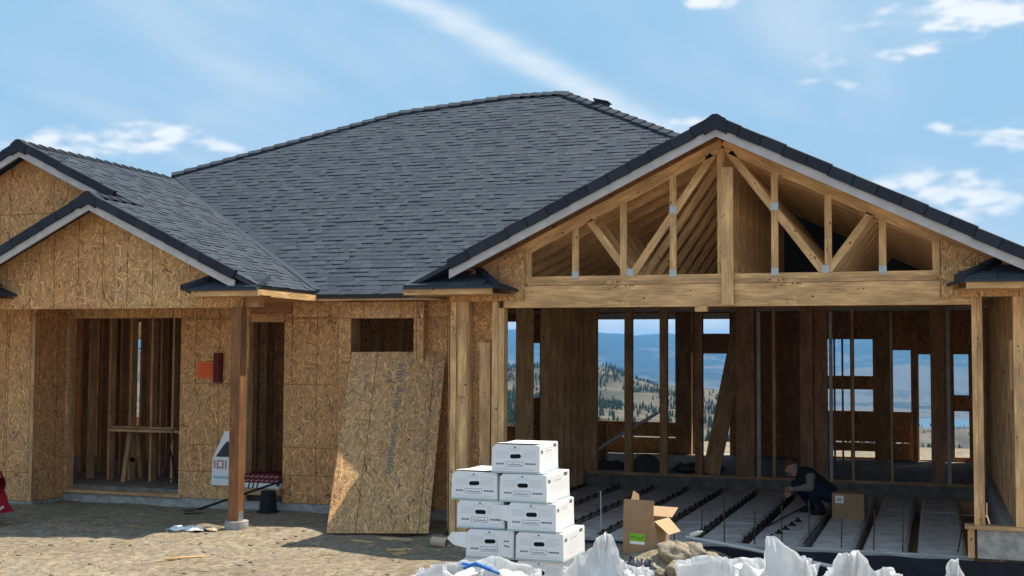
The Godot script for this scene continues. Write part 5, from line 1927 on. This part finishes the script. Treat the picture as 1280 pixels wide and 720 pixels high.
# ------------------------------------------------------------------ a crouching worker
# surface nets over capsules joined smoothly; bones: [a, ra, b, rb, colour index]
func figure(bones: Array, lo: Vector3, hi: Vector3, cell: float, blend: float, tints: Array, b: MB, cols: PackedColorArray) -> PackedColorArray:
	var nx := int((hi.x - lo.x) / cell) + 1
	var ny := int((hi.y - lo.y) / cell) + 1
	var nz := int((hi.z - lo.z) / cell) + 1
	var f := PackedFloat32Array()
	var own := PackedInt32Array()
	f.resize(nx * ny * nz)
	own.resize(nx * ny * nz)
	for k in nz:
		for j in ny:
			for i in nx:
				var p := lo + Vector3(i, j, k) * cell
				var d := 1e3
				var best := 1e3
				var who := 0
				for bn in bones:
					var a: Vector3 = bn[0]
					var ab: Vector3 = bn[2] - a
					var t := clampf((p - a).dot(ab) / maxf(ab.length_squared(), 1e-9), 0, 1)
					var q := p.distance_to(a + ab * t) - lerpf(bn[1], bn[3], t)
					if q < best:
						best = q
						who = bn[4]
					var h := clampf(0.5 + 0.5 * (d - q) / blend, 0, 1)
					d = lerpf(d, q, h) - blend * h * (1 - h)
				f[(k * ny + j) * nx + i] = d
				own[(k * ny + j) * nx + i] = who
	var id := {}
	var start := b.v.size()
	for k in nz - 1:
		for j in ny - 1:
			for i in nx - 1:
				var s := Vector3.ZERO
				var n := 0
				var c := []
				for q in 8:
					c.append(f[((k + (q >> 2)) * ny + j + ((q >> 1) & 1)) * nx + i + (q & 1)])
				for e in [[0, 1], [2, 3], [4, 5], [6, 7], [0, 2], [1, 3], [4, 6], [5, 7], [0, 4], [1, 5], [2, 6], [3, 7]]:
					var va: float = c[e[0]]
					var vb: float = c[e[1]]
					if (va < 0) != (vb < 0):
						var t := va / (va - vb)
						var pa := Vector3(e[0] & 1, (e[0] >> 1) & 1, e[0] >> 2)
						var pb := Vector3(e[1] & 1, (e[1] >> 1) & 1, e[1] >> 2)
						s += pa.lerp(pb, t)
						n += 1
				if n:
					var at := (k * ny + j) * nx + i
					id[at] = b.v.size()
					b.v.append(lo + (Vector3(i, j, k) + s / n) * cell)
					b.n.append(Vector3(c[1] + c[3] + c[5] + c[7] - c[0] - c[2] - c[4] - c[6], c[2] + c[3] + c[6] + c[7] - c[0] - c[1] - c[4] - c[5], c[4] + c[5] + c[6] + c[7] - c[0] - c[1] - c[2] - c[3]).normalized())
					b.uv.append(Vector2.ZERO)
					cols.append(tints[own[at]])
	var sx := 1
	var sy := nx
	var sz := nx * ny
	for at in id:
		var i: int = at % nx
		var j: int = (at / nx) % ny
		var k: int = at / (nx * ny)
		for ax in [[sx, sy, sz], [sy, sz, sx], [sz, sx, sy]]:
			var a0: float = f[at]
			var a1: float = f[at + ax[0]]
			if (a0 < 0) == (a1 < 0) or not id.has(at - ax[1]) or not id.has(at - ax[2]) or not id.has(at - ax[1] - ax[2]):
				continue
			var q := [id[at], id[at - ax[1]], id[at - ax[1] - ax[2]], id[at - ax[2]]]
			if a0 < 0:
				b.ix.append_array([q[0], q[2], q[1], q[0], q[3], q[2]])
			else:
				b.ix.append_array([q[0], q[1], q[2], q[0], q[2], q[3]])
	return cols

func worker() -> void:
	var o := thing("person", "person in dark clothes crouching over the garage floor beside the brown carton", "person", Vector3(-1.68, -0.378, -18.25), -0.95)
	var tints := [Color(0.016, 0.016, 0.019), Color(0.15, 0.165, 0.135), Color(0.012, 0.017, 0.042), Color(0.36, 0.20, 0.14), Color(0.02, 0.018, 0.016)]
	var b := MB.new()
	var cols := PackedColorArray()
	var pel := Vector3(0.13, 0.30, -0.16)
	var che := Vector3(-0.04, 0.52, 0.10)
	var sr := Vector3(0.13, 0.58, 0.13)
	var sl := Vector3(-0.19, 0.53, 0.10)
	var er := Vector3(0.235, 0.40, 0.20)
	var wr := Vector3(0.06, 0.36, 0.36)
	var el := Vector3(-0.22, 0.33, 0.14)
	var wl := Vector3(-0.04, 0.29, 0.36)
	var hr := pel + Vector3(0.08, -0.01, 0.04)
	var hl := pel + Vector3(-0.10, -0.01, 0.02)
	var kr := Vector3(0.17, 0.42, 0.20)
	var kl := Vector3(-0.16, 0.40, 0.20)
	var ar := Vector3(0.13, 0.09, -0.04)
	var al := Vector3(-0.15, 0.09, -0.04)
	var bones := [
		[pel, 0.135, pel.lerp(che, 0.45), 0.13, 0], [pel.lerp(che, 0.45), 0.13, che, 0.145, 0], [sr, 0.075, sl, 0.075, 0], [che, 0.10, Vector3(-0.08, 0.61, 0.19), 0.055, 0],
		[sr, 0.068, er, 0.052, 1], [er, 0.052, wr, 0.036, 1], [sl, 0.068, el, 0.052, 1], [el, 0.052, wl, 0.036, 1],
		[hr, 0.10, kr, 0.068, 2], [kr, 0.066, ar, 0.048, 2], [hl, 0.10, kl, 0.068, 2], [kl, 0.066, al, 0.048, 2],
		[ar + Vector3(0, -0.045, -0.03), 0.042, ar + Vector3(0.02, -0.055, 0.16), 0.034, 4], [al + Vector3(0, -0.045, -0.03), 0.042, al + Vector3(-0.02, -0.055, 0.16), 0.034, 4],
		[Vector3(-0.08, 0.60, 0.18), 0.052, Vector3(-0.11, 0.62, 0.24), 0.050, 3]]
	cols = figure(bones, Vector3(-0.36, -0.02, -0.36), Vector3(0.36, 0.80, 0.46), 0.016, 0.035, tints, b, cols)
	# head, looking down to the left
	var hc := Vector3(-0.135, 0.645, 0.285)
	var fw := Vector3(-0.35, -0.85, 0.38).normalized()
	var up := (Vector3.UP - fw * fw.y).normalized()
	var sd := up.cross(fw).normalized()
	var face := [[hc + up * 0.02 - fw * 0.015, 0.088, hc + up * 0.02 + fw * 0.02, 0.082, 3], [hc - up * 0.05 + fw * 0.03, 0.062, hc - up * 0.085 + fw * 0.055, 0.035, 3], [hc + fw * 0.085 - up * 0.005, 0.012, hc + fw * 0.112 - up * 0.035, 0.015, 3], [hc + fw * 0.09 - up * 0.062 - sd * 0.018, 0.009, hc + fw * 0.09 - up * 0.062 + sd * 0.018, 0.009, 3], [hc + sd * 0.083, 0.016, hc + sd * 0.088 + up * 0.025, 0.018, 3], [hc - sd * 0.083, 0.016, hc - sd * 0.088 + up * 0.025, 0.018, 3], [hc + fw * 0.082 + up * 0.028 - sd * 0.045, 0.012, hc + fw * 0.082 + up * 0.028 + sd * 0.045, 0.012, 3]]
	cols = figure(face, hc - Vector3(0.15, 0.16, 0.15), hc + Vector3(0.15, 0.15, 0.17), 0.009, 0.014, tints, b, cols)
	# hands closed round the bar they hold
	for hd in [[wr, er, 1.0], [wl, el, -1.0]]:
		var w0: Vector3 = hd[0]
		var dir: Vector3 = (w0 - hd[1]).normalized()
		var across := Vector3.UP
		var bend: Vector3 = dir.cross(across).normalized() * -hd[2]
		var palm := w0 + dir * 0.055
		var hand := [[w0, 0.030, palm, 0.034, 3]]
		for k in 4:
			var base: Vector3 = palm + dir * 0.03 + across * (0.030 - k * 0.020)
			var ln: float = [0.040, 0.045, 0.042, 0.034][k]
			var k1: Vector3 = base + dir * ln * 0.7 + bend * ln * 0.5
			var k2: Vector3 = k1 + bend * ln * 0.8 - dir * ln * 0.1
			hand.append([base, 0.0095, k1, 0.009, 3])
			hand.append([k1, 0.009, k2 - dir * ln * 0.4, 0.008, 3])
		var tb: Vector3 = palm - dir * 0.015 + across * 0.03
		hand.append([tb, 0.012, tb + dir * 0.03 + bend * 0.035, 0.010, 3])
		hand.append([tb + dir * 0.03 + bend * 0.035, 0.010, tb + dir * 0.05 + bend * 0.04 - across * 0.012, 0.008, 3])
		cols = figure(hand, palm - Vector3(0.11, 0.09, 0.11), palm + Vector3(0.11, 0.09, 0.12), 0.006, 0.008, tints, b, cols)
	var m := mat("person_cloth", Color(1, 1, 1), 0.85)
	m.vertex_color_use_as_albedo = true
	put("body", b.mesh(cols), m, o)
	# cap of hair
	var hb := MB.new()
	var hcols := PackedColorArray()
	figure([[hc + up * 0.04 - fw * 0.03, 0.088, hc + up * 0.05 + fw * 0.005, 0.083, 0]], hc - Vector3(0.16, 0.12, 0.16), hc + Vector3(0.16, 0.18, 0.16), 0.010, 0.01, [Color(1, 1, 1)], hb, hcols)
	put("hair", hb.mesh(), M.hair, o)
